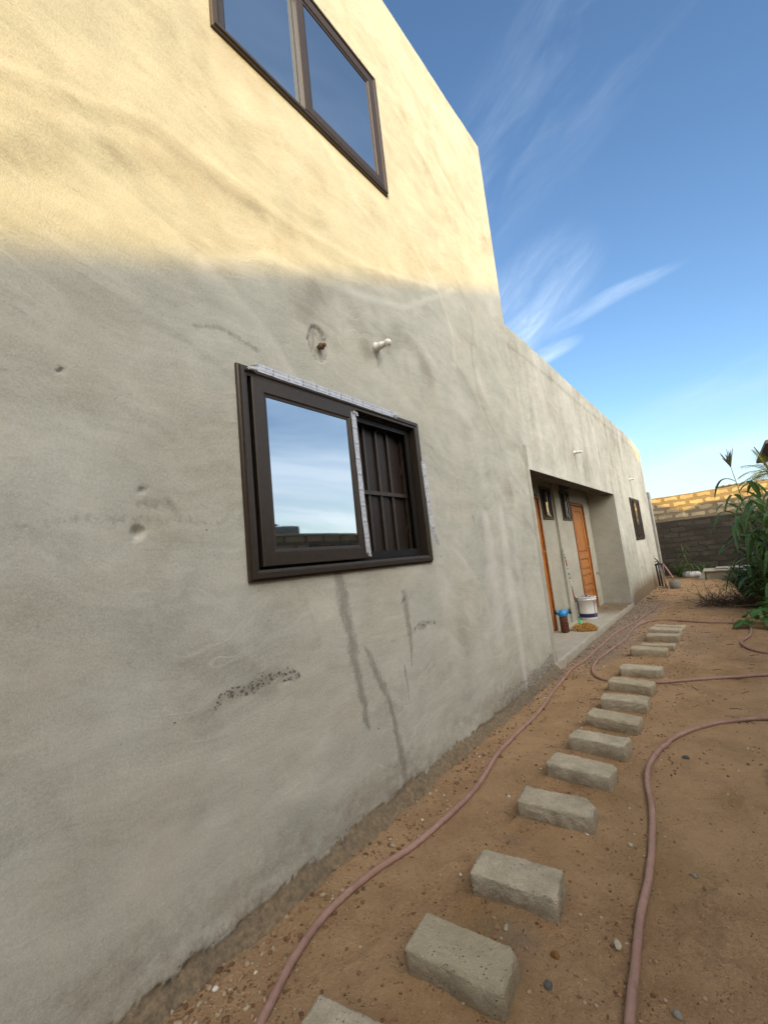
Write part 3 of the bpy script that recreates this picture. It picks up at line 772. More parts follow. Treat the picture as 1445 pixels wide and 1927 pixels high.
# lower window: left sash closed, right half slid open with a steel grille inside
lw = window('open bronze sliding window with printed protective tape', WIN, house, [(1.375, 2.262, 1.602, 2.705, .004, .098)], fw=.062)
gb = MB()
for y in (2.335, 2.475, 2.625, 2.775): gb.box(-.118, -.108, y - .013, y + .013, 1.60, 2.70)
gb.box(-.110, -.098, 2.24, 2.98, 2.10, 2.13); gb.box(-.121, -.109, 2.24, 2.98, 2.655, 2.69); gb.box(-.121, -.109, 2.24, 2.98, 1.60, 1.63)
gb.box(-.121, -.106, 2.955, 2.99, 1.58, 2.70)
for (a, z) in ((2.90, 2.30), (2.90, 1.80)): gb.box(-.104, -.096, a, a + .012, z, z + .05)
gb.build('burglar_grille', M_grille, lw)
b = MB(); b.box(-.14, -.128, 2.24, 2.95, 1.60, 2.70); b.build('shutter_panel', simple('dark_brown_panel', (.022, .014, .010), .45, .2, .4), lw)
is_ = MB(); frame_ring(is_, 2.20, 3.00, 1.602, 2.70, .05, -.060, -.042, ((0, 0), (0, 1), (1, 1), (1, 0))); is_.build('fly_screen_frame', M_track, lw)
tape(lw, [(.036, 1.40, 2.765), (.036, 1.8, 2.763), (.037, 2.2, 2.762), (.036, 2.75, 2.760)], .050, (0, 0, 1), 'printed tape along the top of the frame', .004, 2)
tape(lw, [(.029, 2.222, 2.675), (.029, 2.226, 2.3), (.030, 2.232, 1.9), (.032, 2.240, 1.64)], .050, (0, 1, 0), 'printed tape down the meeting stile', .003, 3)
tape(lw, [(.045, 3.058, 2.40), (.047, 3.062, 2.2), (.055, 3.064, 1.95), (.065, 3.064, 1.80), (.070, 3.10, 1.66)], .036, (.75, 1, .1), 'loose tape strip peeling from the right side of the frame', .004, 4)
def crumple(parent, c, r, seed, lab):
    q = random.Random(seed); b = MB(); pts = []
    for k in range(5):
        p = [Vector(c) + Vector((q.uniform(0, r[0]), q.uniform(-r[1], r[1]), q.uniform(-r[2], r[2]))) for _ in range(4)]
        b.add(p + [v + Vector((.002, .001, .001)) for v in p], [(0, 1, 2, 3), (7, 6, 5, 4), (0, 4, 5, 1), (2, 6, 7, 3)])
    o = b.build('torn_tape_end', M_tapefoil, parent); o['label'] = lab
crumple(lw, (.038, 1.37, 2.745), (.02, .04, .022), 5, 'crumpled torn end of the top tape')
crumple(lw, (.03, 2.235, 2.665), (.012, .028, .02), 6, 'folded upper end of the stile tape')
crumple(lw, (.03, 2.245, 1.625), (.012, .022, .018), 8, 'folded lower end of the stile tape')
crumple(lw, (.038, 2.73, 2.752), (.012, .035, .012), 9, 'torn right end of the top tape')

upw = window('closed upper-floor sliding window with two mirrored panes', UPW, house,
             [(1.325, 2.085, 5.062, 6.24, -.030, .062), (2.02, 2.985, 5.062, 6.24, .004, .095)], fw=.055)
smw = window('narrow dark window near the far end of the wing', SMW, house, [(13.68, 14.42, 1.55, 2.65, -.045, .06), (14.3, 15.04, 1.55, 2.65, -.02, .06)], fw=.07, deep=-.10)

# ------------------------------------------------------------------ porch recess
XB = -.66
pb = MB()
pb.box(XB - .12, XB, 5.70, 7.06, .03, 3.0)
pb.box(XB - .12, XB, 8.04, 8.14, .03, 3.0)
pb.box(XB - .12, XB, 8.14, 8.74, .03, 2.09); pb.box(XB - .12, XB, 8.14, 8.74, 2.72, 3.0)
pb.box(XB - .12, XB, 7.06, 8.04, 2.55, 3.0); pb.box(XB - .12, XB, 8.74, 8.84, .03, 3.0)
X2 = XB + .05
pb.box(X2 - .17, X2, 8.84, 9.22, .03, 3.0); pb.box(X2 - .17, X2, 9.22, 9.82, .03, 2.08); pb.box(X2 - .17, X2, 9.22, 9.82, 2.70, 3.0)
pb.box(X2 - .17, X2, 9.82, 9.90, .03, 3.0); pb.box(X2 - .17, X2, 9.90, 11.0, 2.50, 3.0); pb.box(X2 - .17, X2, 11.0, 11.497, .03, 3.0)
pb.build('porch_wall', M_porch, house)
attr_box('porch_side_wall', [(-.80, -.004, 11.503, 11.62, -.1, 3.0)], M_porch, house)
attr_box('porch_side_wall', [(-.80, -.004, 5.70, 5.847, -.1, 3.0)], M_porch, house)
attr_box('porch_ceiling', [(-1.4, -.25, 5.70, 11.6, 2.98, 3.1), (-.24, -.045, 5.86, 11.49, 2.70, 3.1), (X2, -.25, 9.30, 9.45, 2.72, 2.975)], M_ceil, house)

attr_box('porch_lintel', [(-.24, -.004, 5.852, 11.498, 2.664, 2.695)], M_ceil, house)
def porch_floor():
    yl = np.linspace(5.70, 11.62, 170); xs = np.linspace(0.0, -.9, 30)
    Yg, Xg = np.meshgrid(yl, xs, indexing='ij')
    Zg = .03 + (fbm(Xg * 6, Yg * 3, 90, 4) - .5) * .008
    rubble = sst(Yg, 9.3, 10.6); Zg = Zg + rubble * (fbm(Xg * 16, Yg * 16, 91, 3) - .35) * .06
    Xg = Xg + np.where(Xg > -.001, (fbm(Yg * 5, Yg * 0, 92, 3) - .5) * .02, 0)
    top = np.stack([Xg, Yg, Zg], -1)
    front = top[:, 0].copy(); rows = [top.reshape(-1, 3)]
    nb = len(yl); nx = len(xs)
    V = [top.reshape(-1, 3)]
    for dz, ox in ((-.008, .006), (-.06, .010), (-.16, .014)):
        f = front.copy(); f[:, 2] += dz; f[:, 0] += ox + (fbm(f[:, 1] * 9, f[:, 2] * 9, 93, 3) - .5) * .012; V.append(f)
    V = np.concatenate(V)
    F = []
    i, j = np.meshgrid(np.arange(nb - 1), np.arange(nx - 1), indexing='ij'); a = (i * nx + j).ravel()
    F.append(np.stack([a, a + nx, a + nx + 1, a + 1], -1))
    k = np.arange(nb - 1); base = nb * nx
    F.append(np.stack([k * nx, base + k, base + k + 1, (k + 1) * nx], -1))
    for r in range(2): F.append(np.stack([base + r * nb + k, base + (r + 1) * nb + k, base + (r + 1) * nb + k + 1, base + r * nb + k + 1], -1))
    F = np.concatenate(F); z = np.zeros(len(V))
    dirt = np.concatenate([(rubble * .75 + .12).ravel(), np.full(3 * nb, .35)])
    pit = np.concatenate([(rubble * .7).ravel(), np.zeros(3 * nb)])
    mesh_obj('porch_slab', V, F, M_floor, house, True, attrs=dict(tone=z, dark=pit * .8, light=z, pit=pit * .7, dirt=dirt))
porch_floor()

def door(y0, y1, ztop, x, label):
    fr = MB()
    for q in ((x - .10, x + .012, y0, y0 + .05, .03, ztop), (x - .10, x + .012, y1 - .05, y1, .03, ztop), (x - .10, x + .012, y0 + .05, y1 - .05, ztop - .05, ztop)): fr.box(*q, bev=.004)
    f = fr.build('door', M_woodframe, house); f['label'] = label
    lf = MB(); a, b = y0 + .052, y1 - .052; xf = x - .045
    lf.box(xf - .03, xf, a, b, .04, ztop - .052)                       # leaf
    st = .13
    for q in ((a, a + st, .05, ztop - .06), (b - st, b, .05, ztop - .06)): lf.box(xf, xf + .028, q[0], q[1], q[2], q[3], bev=.008)
    rails = [.05, .20, .47, .57, .84, .94, 1.20, 1.33, ztop - .18, ztop - .06]
    for i in range(0, len(rails), 2): lf.box(xf, xf + .027, a + st, b - st, rails[i], rails[i + 1], bev=.008)
    for (zz0, zz1) in ((.20, .47), (.57, .84), (.94, 1.20), (1.33, ztop - .18)):
        lf.box(xf, xf + .022, a + st + .045, b - st - .045, zz0 + .045, zz1 - .045, bev=.02)
    l = lf.build('door_leaf', M_wood, f)
    h = MB(); hy = b - .05; hx = xf + .014
    h.box(hx, hx + .006, hy - .02, hy + .02, 1.35, 1.52, bev=.002)
    h.tube([(hx, hy, 1.47), (hx + .05, hy, 1.47), (hx + .055, hy - .02, 1.47), (hx + .055, hy - .12, 1.47)], .009, 8)
    h.build('door_handle', M_steel, f)
    return f
door(7.08, 8.02, 2.53, XB, 'nearer orange-brown wooden door at the left end of the porch')
door(9.92, 10.98, 2.48, X2, 'panelled orange-brown wooden door with steel lever handle')

def small_win(y0, y1, z0, z1, x, lab, seed):
    f = window(lab, (y0, y1, z0, z1), house, [(y0 + .05, (y0 + y1) / 2 + .03, z0 + .05, z1 - .05, -.05, .035), ((y0 + y1) / 2 - .03, y1 - .05, z0 + .05, z1 - .05, -.025, .035)], proud=.02, fw=.05, recess=x)
    y = (y0 + y1) / 2
    tape(f, [(x + .012, y + .03, z1 - .06), (x + .02, y + .02, z1 - .3), (x + .03, y + .0, z0 + .12), (x + .045, y + .07, z0 + .03)], .03, (0, 1, 0), 'pale tape hanging loose', .004, seed)
    if seed > 20: tape(f, [(x + .012, y + .2, z1 - .12), (x + .014, y + .2, z0 + .08)], .025, (0, 1, 0), 'pale tape on the outer stile', .003, seed + 1)
    return f
small_win(8.14, 8.74, 2.09, 2.72, XB, 'porch window left of the pilaster with dangling tape', 20)
small_win(9.22, 9.82, 2.08, 2.70, X2, 'porch window beside the wooden door with pale tape', 22)

# ------------------------------------------------------------------ fittings fixed to the wall
RX = Matrix(((0, 0, 1), (0, 1, 0), (-1, 0, 0))).to_4x4()          # lathe axis z -> world x
def lamp_holder(y, z, bulb, label, x=0.0):
    b = MB(); M = Matrix.Translation((x - .004, y, z)) @ Matrix.Rotation(rad(5), 4, 'Y') @ RX
    b.lathe([(.040, 0), (.041, .010), (.034, .018), (.026, .045), (.024, .052), (.030, .056), (.030, .066), (.024, .070), (.022, .095), (.018, .097)], 20, M)
    o = b.build('lamp_holder', M_white, house, True); o['label'] = label
    g = MB(); r = .031 if bulb else .024
    prof = [(.014, .090), (.016, .105)] + [(r * math.sin(t), .128 - r * math.cos(t)) for t in np.linspace(.7, math.pi, 9)]
    g.lathe(prof, 18, M); g.build('bulb', M_white, o, True)
lamp_holder(2.62, 3.335, True, 'white lamp holder with bulb above the open window')
lamp_holder(8.42, 3.27, False, 'white lamp holder above the porch opening')
lamp_holder(14.17, 3.28, False, 'white lamp holder above the small far window')
b = MB(); M = Matrix.Translation((-.02, 1.965, 3.105)) @ Matrix.Rotation(rad(8), 4, 'Z') @ RX
b.lathe([(.017, 0), (.017, .03), (.024, .031), (.026, .034), (.026, .046), (.023, .049), (.014, .05), (.0135, .075), (.009, .076)], 6, M)
o = b.build('pipe_stub', M_rust, house); o['label'] = 'rusty threaded pipe stub in a patch of fresh mortar'
b = MB(); b.tube([(X2, 11.25, .80), (X2 + .06, 11.25, .80), (X2 + .075, 11.25, .79), (X2 + .08, 11.25, .74)], .011, 8); b.box(X2 + .03, X2 + .045, 11.21, 11.29, .82, .83)
o = b.build('wall_tap', M_steel, house); o['label'] = 'small steel tap beside the wooden door'

# ------------------------------------------------------------------ ground
BLK = [(.82, 1.03, 12, .40), (.945, 1.51, 5, .40), (.975, 2.00, 6, .40), (.955, 2.66, 7, .42), (.965, 3.17, -5, .42), (.975, 3.65, -4, .41), (.985, 4.15, -7, .41), (.985, 4.65, 2, .40),
       (.955, 5.20, -5, .42), (.97, 5.80, 0, .43), (.92, 6.80, 2, .43), (.98, 7.20, -1, .42), (.99, 7.76, -7, .43), (.97, 8.25, -8, .44), (.98, 8.72, -10, .45)]
FEET = [(random.Random(k).uniform(.3, 2.6), .9 + 9 * random.Random(k + 50).random() ** 1.5, random.Random(k + 99).uniform(.9, 2.2)) for k in range(46)]
FEET = [f for f in FEET if not .68 < f[0] < 1.3]
def ground_h(X, Y):
    h = (fbm(X * 1.1, Y * 1.1, 101, 4) - .5) * .05 + (fbm(X * 6, Y * 6, 102, 4) - .5) * .016
    near = (np.abs(X) < 8) & (np.abs(Y) < 40)
    h = h * np.where(near, 1, .6)
    dw = np.clip(1 - np.abs(X - .10) / .14, 0, 1) * sst(X, -.2, .0) * (Y < 18)
    h = h * (1 - .5 * dw) + .02 * dw * fbm(X * 5, Y * 5, 103, 3)
    for (cx, cy, a, L) in BLK:
        d = np.hypot(X - cx, (Y - cy) * 1.6); h = h * (1 - .7 * sst(d, .45, .2)) + .010 * sst(d, .38, .20) * fbm(X * 9, Y * 9, 104, 3) * 1.6
        ca_, sa_ = math.cos(rad(a)), math.sin(rad(a)); u = (X - cx) * ca_ + (Y - cy) * sa_; v = -(X - cx) * sa_ + (Y - cy) * ca_
        dr = np.hypot(np.maximum(np.abs(u) - L / 2 + .01, 0), np.maximum(np.abs(v) - .085, 0))
        h = h + .024 * np.exp(-(dr / .035) ** 2) * (.15 + 1.3 * fbm(X * 6 + cx, Y * 6, 105, 3) ** 1.5)
    for (fx, fy, fa) in FEET:
        u = (X - fx) * math.cos(fa) + (Y - fy) * math.sin(fa); v = -(X - fx) * math.sin(fa) + (Y - fy) * math.cos(fa)
        e = np.hypot(u / .13, v / .048); h = h - .011 * sst(e, 1.0, .75) + .006 * np.exp(-((e - 1.15) / .16) ** 2)
    return G0 + h - .004

def build_ground():
    xs = np.concatenate([[-300, -120, -40, -15, -6, -2], np.arange(-.30, 3.2, .02), np.linspace(3.25, 6, 45), [7, 9, 12, 18, 40, 120, 300]])
    y = .2; ys = [-300, -120, -50, -20, -8, -3, -1, -.3]
    while y < 24: ys.append(y); y += .016 + .0045 * y
    ys += [25, 27, 30, 36, 50, 90, 200, 400]; ys = np.array(ys)
    X, Y = np.meshgrid(xs, ys, indexing='ij'); Z = ground_h(X, Y)
    grey = sst(X, 1.1, .2) * sst(Y, 5.2, 7.0) * sst(Y, 14.5, 11.5) * .8 + .45 * sst(np.hypot(X - 1.3, (Y - 8.0) * .35), .9, .2)
    grey = np.maximum(grey, .5 * sst(np.hypot(X - 1.0, Y - 1.75), .3, .1)); grey = np.maximum(grey, .5 * np.clip(1 - np.hypot(X - .8, Y - 2.35) / .25, 0, 1))
    grey = np.maximum(grey, .35 * sst(X, .25, .08) * (Y < 18))
    dark = .75 * sst(fbm(X * 1.4, Y * .9, 111, 4), .55, .72) * sst(X, 1.1, 2.0) + .5 * sst(X, 1.6, 2.4) * sst(Y, 8, 10.5)
    dark = np.maximum(dark, .7 * np.clip(1 - np.hypot((X - 1.9), (Y - 6.9) * 1.2) / .7, 0, 1))
    dark = np.maximum(dark, .65 * sst(Y, 16, 19))
    nx, ny = X.shape; i, j = np.meshgrid(np.arange(nx - 1), np.arange(ny - 1), indexing='ij'); a = (i * ny + j).ravel()
    F = np.stack([a, a + ny, a + ny + 1, a + 1], -1)
    o = mesh_obj('ground', np.stack([X, Y, Z], -1).reshape(-1, 3), F, M_soil, None, True, attrs=dict(grey=grey, dark=np.clip(dark, 0, 1)))
    tag(o, 'sandy orange-brown yard soil with damp and gravelly patches', None, None, 'structure')
build_ground()

def gz(x, y): return float(ground_h(np.array([float(x)]), np.array([float(y)]))[0])

# pebbles and crumbs: nobody could count them
ICO_V = []; ICO_F = []
def _ico():
    t = (1 + 5 ** .5) / 2
    v = [(-1, t, 0), (1, t, 0), (-1, -t, 0), (1, -t, 0), (0, -1, t), (0, 1, t), (0, -1, -t), (0, 1, -t), (t, 0, -1), (t, 0, 1), (-t, 0, -1), (-t, 0, 1)]
    f = [(0, 11, 5), (0, 5, 1), (0, 1, 7), (0, 7, 10), (0, 10, 11), (1, 5, 9), (5, 11, 4), (11, 10, 2), (10, 7, 6), (7, 1, 8), (3, 9, 4), (3, 4, 2), (3, 2, 6), (3, 6, 8), (3, 8, 9), (4, 9, 5), (2, 4, 11), (6, 2, 10), (8, 6, 7), (9, 8, 1)]
    return np.array(v) / math.hypot(1, t), np.array(f)
ICO_V, ICO_F = _ico()
def stone_field(name, pts, sizes, m, label, seed):
    r = np.random.RandomState(seed); n = len(pts)
    pts = np.array(pts); S = np.array(sizes)
    V = np.repeat(ICO_V[None], n, 0) * (1 + r.uniform(-.3, .3, (n, 12, 1)))
    V *= (S[:, None] * r.uniform(.6, 1.3, (n, 3)) * np.array([1, 1, .65]))[:, None, :]
    a = r.uniform(0, 6.28, n); c, s_ = np.cos(a), np.sin(a)
    x = V[..., 0] * c[:, None] - V[..., 1] * s_[:, None]; y = V[..., 0] * s_[:, None] + V[..., 1] * c[:, None]
    V = np.stack([x, y, V[..., 2]], -1)
    z = ground_h(pts[:, 0], pts[:, 1]) + S * .25
    V += np.stack([pts[:, 0], pts[:, 1], z], -1)[:, None, :]
    F = (ICO_F[None] + (np.arange(n) * 12)[:, None, None]).reshape(-1, 3)
    o = mesh_obj(name, V.reshape(-1, 3), F, m, None, False, attrs=dict(shade=np.repeat(r.rand(n), 12)))
    tag(o, label, None, None, 'stuff'); return o
def stone_mat(name, cols):
    m, s = mat(name); a = s.attr('shade'); c = s.mix(s.rng(a, 0, .5, 0, 1), cols[0], cols[1]); c = s.mix(s.rng(a, .5, .93, 0, 1), c, cols[2])
    c = s.mix(s.rng(a, .985, .99, 0, 1), c, cols[3]); s.out(c, .9, 0, s.bump(s.noise(s.pos(), 160, 3), .3, .003), .3); return m
M_peb = stone_mat('crumbs_and_pebbles', [(.12, .062, .03), (.28, .155, .08), (.38, .29, .19), (.62, .58, .5)])
M_grav = stone_mat('grey_gravel', [(.13, .11, .09), (.23, .20, .165), (.30, .27, .23), (.55, .52, .48)])
r = np.random.RandomState(5); P = []; S = []
while len(P) < 22000:
    y = 22 * r.rand() ** 1.9 + .7; x = r.uniform(.0, 3.2)
    w = .10 + .9 * math.exp(-((x - .16) / .16) ** 2) + .35 * (abs(x - 1.0) < .45) + .35 * float(fbm(np.array([x * 2.5]), np.array([y * 2.5]), 7, 3)[0] > .56)
    if r.rand() < w: P.append((x, y)); S.append((.0016 + .0062 * r.rand() ** 3.4 * (1 + .25 * math.sqrt(y))) * (1.5 if x < .35 else 1))
stone_field('pebbles', P, S, M_peb, 'small clods and pebbles strewn over the sandy soil', 3)
P = []; S = []
while len(P) < 3800:
    y = r.uniform(4.4, 12.8); x = abs(r.normal(0, .33)) + .01
    if x < 1.7 and (y > 5.6 or x < .16): P.append((x, y)); S.append(.0025 + .011 * r.rand() ** 2.6)
stone_field('gravel', P, S, M_grav, 'grey gravel and cement crumbs along the porch step', 4)

def stone(x, y, s, m, label, seed, flat=.7, rz=0):
    q = random.Random(seed); e = empty('stone', (x, y, gz(x, y)), label, 'stone', 'loose stones lying on the yard soil', rz)
    me_v = []; 
    import bmesh
    bm = bmesh.new(); bmesh.ops.create_icosphere(bm, subdivisions=2, radius=1)
    off = [Vector((q.uniform(-1, 1), q.uniform(-1, 1), q.uniform(-1, 1))).normalized() for _ in range(7)]
    for v in bm.verts:
        k = 1.0
        for o_ in off: k = min(k, .80 / max(.1, v.co.normalized().dot(o_)) if v.co.normalized().dot(o_) > .6 else 1.0)
        k *= 1 + .22 * (q.random() - .5)
        v.co = Vector((v.co.x * s[0], v.co.y * s[1], v.co.z * s[2])) * k + Vector((0, 0, s[2] * .45))
    me = bpy.data.meshes.new('stone_body'); bm.to_mesh(me); bm.free(); me.materials.append(m)
    o = e; bpy.data.objects.remove(o)
    e = bpy.data.objects.new('stone', me); COL.objects.link(e); e.location = (x, y, gz(x, y)); e.rotation_euler = (0, 0, rz)
    tag(e, label, 'stone', 'loose stones lying on the yard soil')
M_sl = simple('pale_stone', (.38, .32, .23), .9, 0, .3, .2, 60, .5)
M_sd = simple('charcoal_stone', (.09, .085, .075), .8, 0, .4, .3, 60, .5)
M_sg = simple('grey_stone', (.22, .20, .17), .9, 0, .3, .2, 60, .5)
M_so = simple('ochre_clod', (.20, .10, .035), .95, 0, .2, .3, 60, .7)
stone(1.395, 1.97, (.016, .026, .012), M_sl, 'pale pointed stone beside the right-hand hose', 1, rz=.5)
stone(.985, 1.815, (.009, .019, .009), M_sl, 'small pale pebble at the foot of the second cement block', 2, rz=.1)
stone(1.215, 1.665, (.017, .017, .014), M_sd, 'dark charcoal lump right of the nearest whole block', 3)
stone(1.285, 1.475, (.015, .026, .011), M_sg, 'grey stone chip near the bottom edge of the photo', 4, rz=.3)
stone(1.20, 1.80, (.020, .016, .014), M_so, 'ochre mud clod below the right end of the second block', 5)
stone(1.61, 1.80, (.016, .013, .010), M_sg, 'flat grey pebble alone on bare soil right of the hose', 6)
stone(1.51, 3.80, (.026, .018, .016), M_sd, 'dark lump inside the bend of the right-hand hose', 7)
stone(1.34, 2.62, (.015, .012, .009), M_sl, 'small round stone left of the right-hand hose', 8)
stone(1.62, 2.55, (.012, .016, .009), M_sg, 'small grey stone right of the right-hand hose', 9)

# stepping blocks
ORD = ['cement block cut off by the bottom edge of the photo', 'nearest whole cement block, biggest in the photo', 'second whole cement block of the row', 'third whole cement block of the row, chipped at its right end',
       'fourth whole cement block of the row', 'fifth whole cement block of the row, with worn top edges', 'sixth whole cement block, tilted away from the wall', 'seventh whole cement block, just before the hose crossing',
       'cement block lying over the hose', 'grey cement block just beyond the hose crossing', 'yellowish cement block standing apart before the far group', 'low cement block half sunk, first of the far group',
       'second cement block of the far group', 'third cement block of the far group', 'farthest cement block of the path, by the hose']
def stepping_block(i, cx, cy, ang, L):
    q = np.random.RandomState(100 + i); W = .185; Ht = .125; n = (48, 22, 14)
    dims = np.array([L, W, Ht]); V = []; F = []; idx = {}
    def vid(a, b, c):
        k = (a, b, c)
        if k not in idx: idx[k] = len(V); V.append(k)
        return idx[k]
    A, B, Cc = n
    for a in range(A):
        for b in range(B):
            F.append((vid(a, b, Cc), vid(a + 1, b, Cc), vid(a + 1, b + 1, Cc), vid(a, b + 1, Cc)))
            F.append((vid(a, b, 0), vid(a, b + 1, 0), vid(a + 1, b + 1, 0), vid(a + 1, b, 0)))
    for a in range(A):
        for c in range(Cc):
            F.append((vid(a, 0, c), vid(a + 1, 0, c), vid(a + 1, 0, c + 1), vid(a, 0, c + 1)))
            F.append((vid(a, B, c), vid(a, B, c + 1), vid(a + 1, B, c + 1), vid(a + 1, B, c)))
    for b in range(B):
        for c in range(Cc):
            F.append((vid(0, b, c), vid(0, b, c + 1), vid(0, b + 1, c + 1), vid(0, b + 1, c)))
            F.append((vid(A, b, c), vid(A, b + 1, c), vid(A, b + 1, c + 1), vid(A, b, c + 1)))
    P = (np.array(V, float) / np.array(n) - .5) * dims
    # round the arrises, knock off corners
    rr = .009; c = np.clip(P, -(dims / 2 - rr), dims / 2 - rr); dlt = P - c; ln = np.linalg.norm(dlt, axis=1, keepdims=True)
    P = np.where(ln > 1e-6, c + dlt / np.maximum(ln, 1e-6) * np.minimum(ln, rr), P)
    nrm = dlt / np.maximum(ln, 1e-6)
    edge = (np.sum(np.abs(dlt) > rr * .5, axis=1) >= 2)
    nz = fbm(P[:, 0] * 42 + i * 7, (P[:, 1] + P[:, 2] * 1.3) * 42, i, 4, .65) - .5
    nz2 = fbm(P[:, 0] * 9 + i * 3, (P[:, 1] - P[:, 2]) * 9, i + 40, 3) - .5
    P += nrm * (nz * .013 + nz2 * .012)[:, None] - nrm * (edge * np.clip(nz2 + nz * .8 + .06, 0, 1) * .028)[:, None]
    for _ in range(2):
        cn = (q.choice([-1, 1], 3) * dims / 2); cn[2] = dims[2] / 2; rad_ = q.uniform(.015, .032)
        if i == 3 and _ == 0: cn = np.array([L / 2, W / 2, dims[2] / 2]); rad_ = .07
        d = np.linalg.norm(P - cn, axis=1); pull = np.clip(1 - d / rad_, 0, 1)[:, None]; P -= (cn / np.linalg.norm(cn)) * pull * rad_ * .55
    P[:, 2] += dims[2] / 2
    o = mesh_obj('cement_block', P, F, M_block, None, True)
    top = .115 if i != 11 else .085
    if i == 14: top = .08
    o.location = (cx, cy, G0 + top - Ht); o.rotation_euler = (rad(q.uniform(-2, 2)), rad(q.uniform(-1.5, 1.5)), rad(ang))
    tag(o, ORD[i], 'cement block', 'cement blocks laid as stepping stones')
for i, b_ in enumerate(BLK): stepping_block(i, *b_)

# ------------------------------------------------------------------ hoses
def hose(pts, label, r=.0172, z=None):
    P = []
    for p in pts:
        if len(p) == 2: P.append((p[0], p[1], gz(p[0], p[1]) + r * .85))
        else: P.append(p)
    S_ = spline(P, 12)
    q = random.Random(len(P)); S_ = [p + Vector((q.uniform(-.001, .001), q.uniform(-.001, .001), 0)) for p in S_]
    S_ = [p + Vector((.03 * (vnoise(k * .045, 3.0, 5) - .5), .03 * (vnoise(k * .045, 9.0, 6) - .5), 0)) for k, p in enumerate(S_)]
    S_ = [Vector((p.x, p.y, max(p.z, gz(p.x, p.y) + r * .7))) for p in S_]
    b = MB(); b.tube(S_, r, 14); o = b.build('hose', M_hose, None, True)
    tag(o, label, 'hose', 'pink garden hoses lying in the yard'); return o
hose([(.52, .70), (.44, .90), (.38, 1.04), (.30, 1.22), (.25, 1.47), (.27, 1.75), (.34, 2.08), (.38, 2.6), (.345, 2.95), (.30, 3.25), (.275, 3.7), (.27, 4.24), (.215, 4.9), (.20, 5.35), (.15, 5.9), (.18, 6.41), (.20, 7.3), (.23, 8.37), (.34, 9.3), (.46, 11.19), (.49, 12.6), (.44, 13.9), (.38, 15.0),
      (.32, 15.5, -.03), (.28, 15.62, .12), (.25, 15.68, .42), (.22, 15.7, .62), (.18, 15.7, .66)], 'long faded pink hose running along the foot of the house wall to the far standpipe')
hose([(2.45, 7.22), (2.16, 7.24), (2.03, 7.31), (1.94, 7.54), (1.92, 7.85), (2.03, 8.36), (2.05, 9.01), (1.91, 9.40), (1.47, 9.46), (.98, 9.66), (.66, 9.62), (.48, 9.17), (.44, 8.4), (.46, 7.72), (.35, 6.8), (.33, 6.35), (.38, 5.95), (.52, 5.62), (.74, 5.50), (.95, 5.52), (1.2, 5.62), (1.57, 5.92), (2.1, 6.22), (2.7, 6.5)],
     'pink hose looping under the stepping blocks in the middle of the yard')
hose([(2.5, 5.0), (2.07, 4.86), (1.79, 4.67), (1.52, 4.34), (1.38, 3.99), (1.325, 3.65), (1.335, 3.33), (1.40, 2.96), (1.45, 2.45), (1.46, 2.17), (1.475, 1.94), (1.50, 1.60), (1.56, 1.2), (1.62, .8)],
     'pink hose bending through the open soil at the right of the nearest blocks')

# ------------------------------------------------------------------ things on the porch
ZP = .033
def water_filter():
    e = empty('water_filter', (-.47, 7.82, ZP), 'water filter housing with blue cap and brown bowl on the porch slab', 'water filter', None, .5)
    mB = simple('amber_bowl', (.10, .035, .02), .25, 0, .5, .2, 15); mC = simple('blue_cap', (.02, .22, .50), .4, 0, .5, .1, 15)
    b = MB(); b.lathe([(.045, 0), (.062, .006), (.066, .03), (.064, .16), (.070, .27), (.072, .285)], 24); 
    for k in range(12):
        a = k * math.pi / 6; b.box(-.003, .003, -.003, .003, .02, .26, M=Matrix.Translation((.067 * math.cos(a), .067 * math.sin(a), 0)) @ Matrix.Rotation(a, 4, 'Z'))
    mesh_obj('bowl', b.V, b.F, mB, e, True, world_coords=False)
    b = MB(); b.lathe([(.078, .286), (.082, .292), (.082, .335), (.074, .345), (.062, .375), (.050, .392), (.02, .40)], 24)
    b.lathe([(.030, -.10), (.030, .10)], 16, Matrix.Translation((0, 0, .355)) @ Matrix.Rotation(rad(90), 4, 'Y'))
    for k in range(16):
        a = k * math.pi / 8; b.box(-.004, .004, -.005, .005, .293, .334, M=Matrix.Translation((.083 * math.cos(a), .083 * math.sin(a), 0)) @ Matrix.Rotation(a, 4, 'Z'))
    mesh_obj('cap', b.V, b.F, mC, e, False, world_coords=False)
    for s_ in (-1, 1):
        b = MB(); b.lathe([(.022, .101), (.042, .102), (.045, .108), (.045, .138), (.040, .142), (.026, .142), (.024, .11), (.002, .11)], 18, Matrix.Translation((0, 0, .355)) @ Matrix.Rotation(rad(90 * s_), 4, 'Y'))
        mesh_obj('pipe_fitting', b.V, b.F, M_rubber, e, True, world_coords=False)
water_filter()

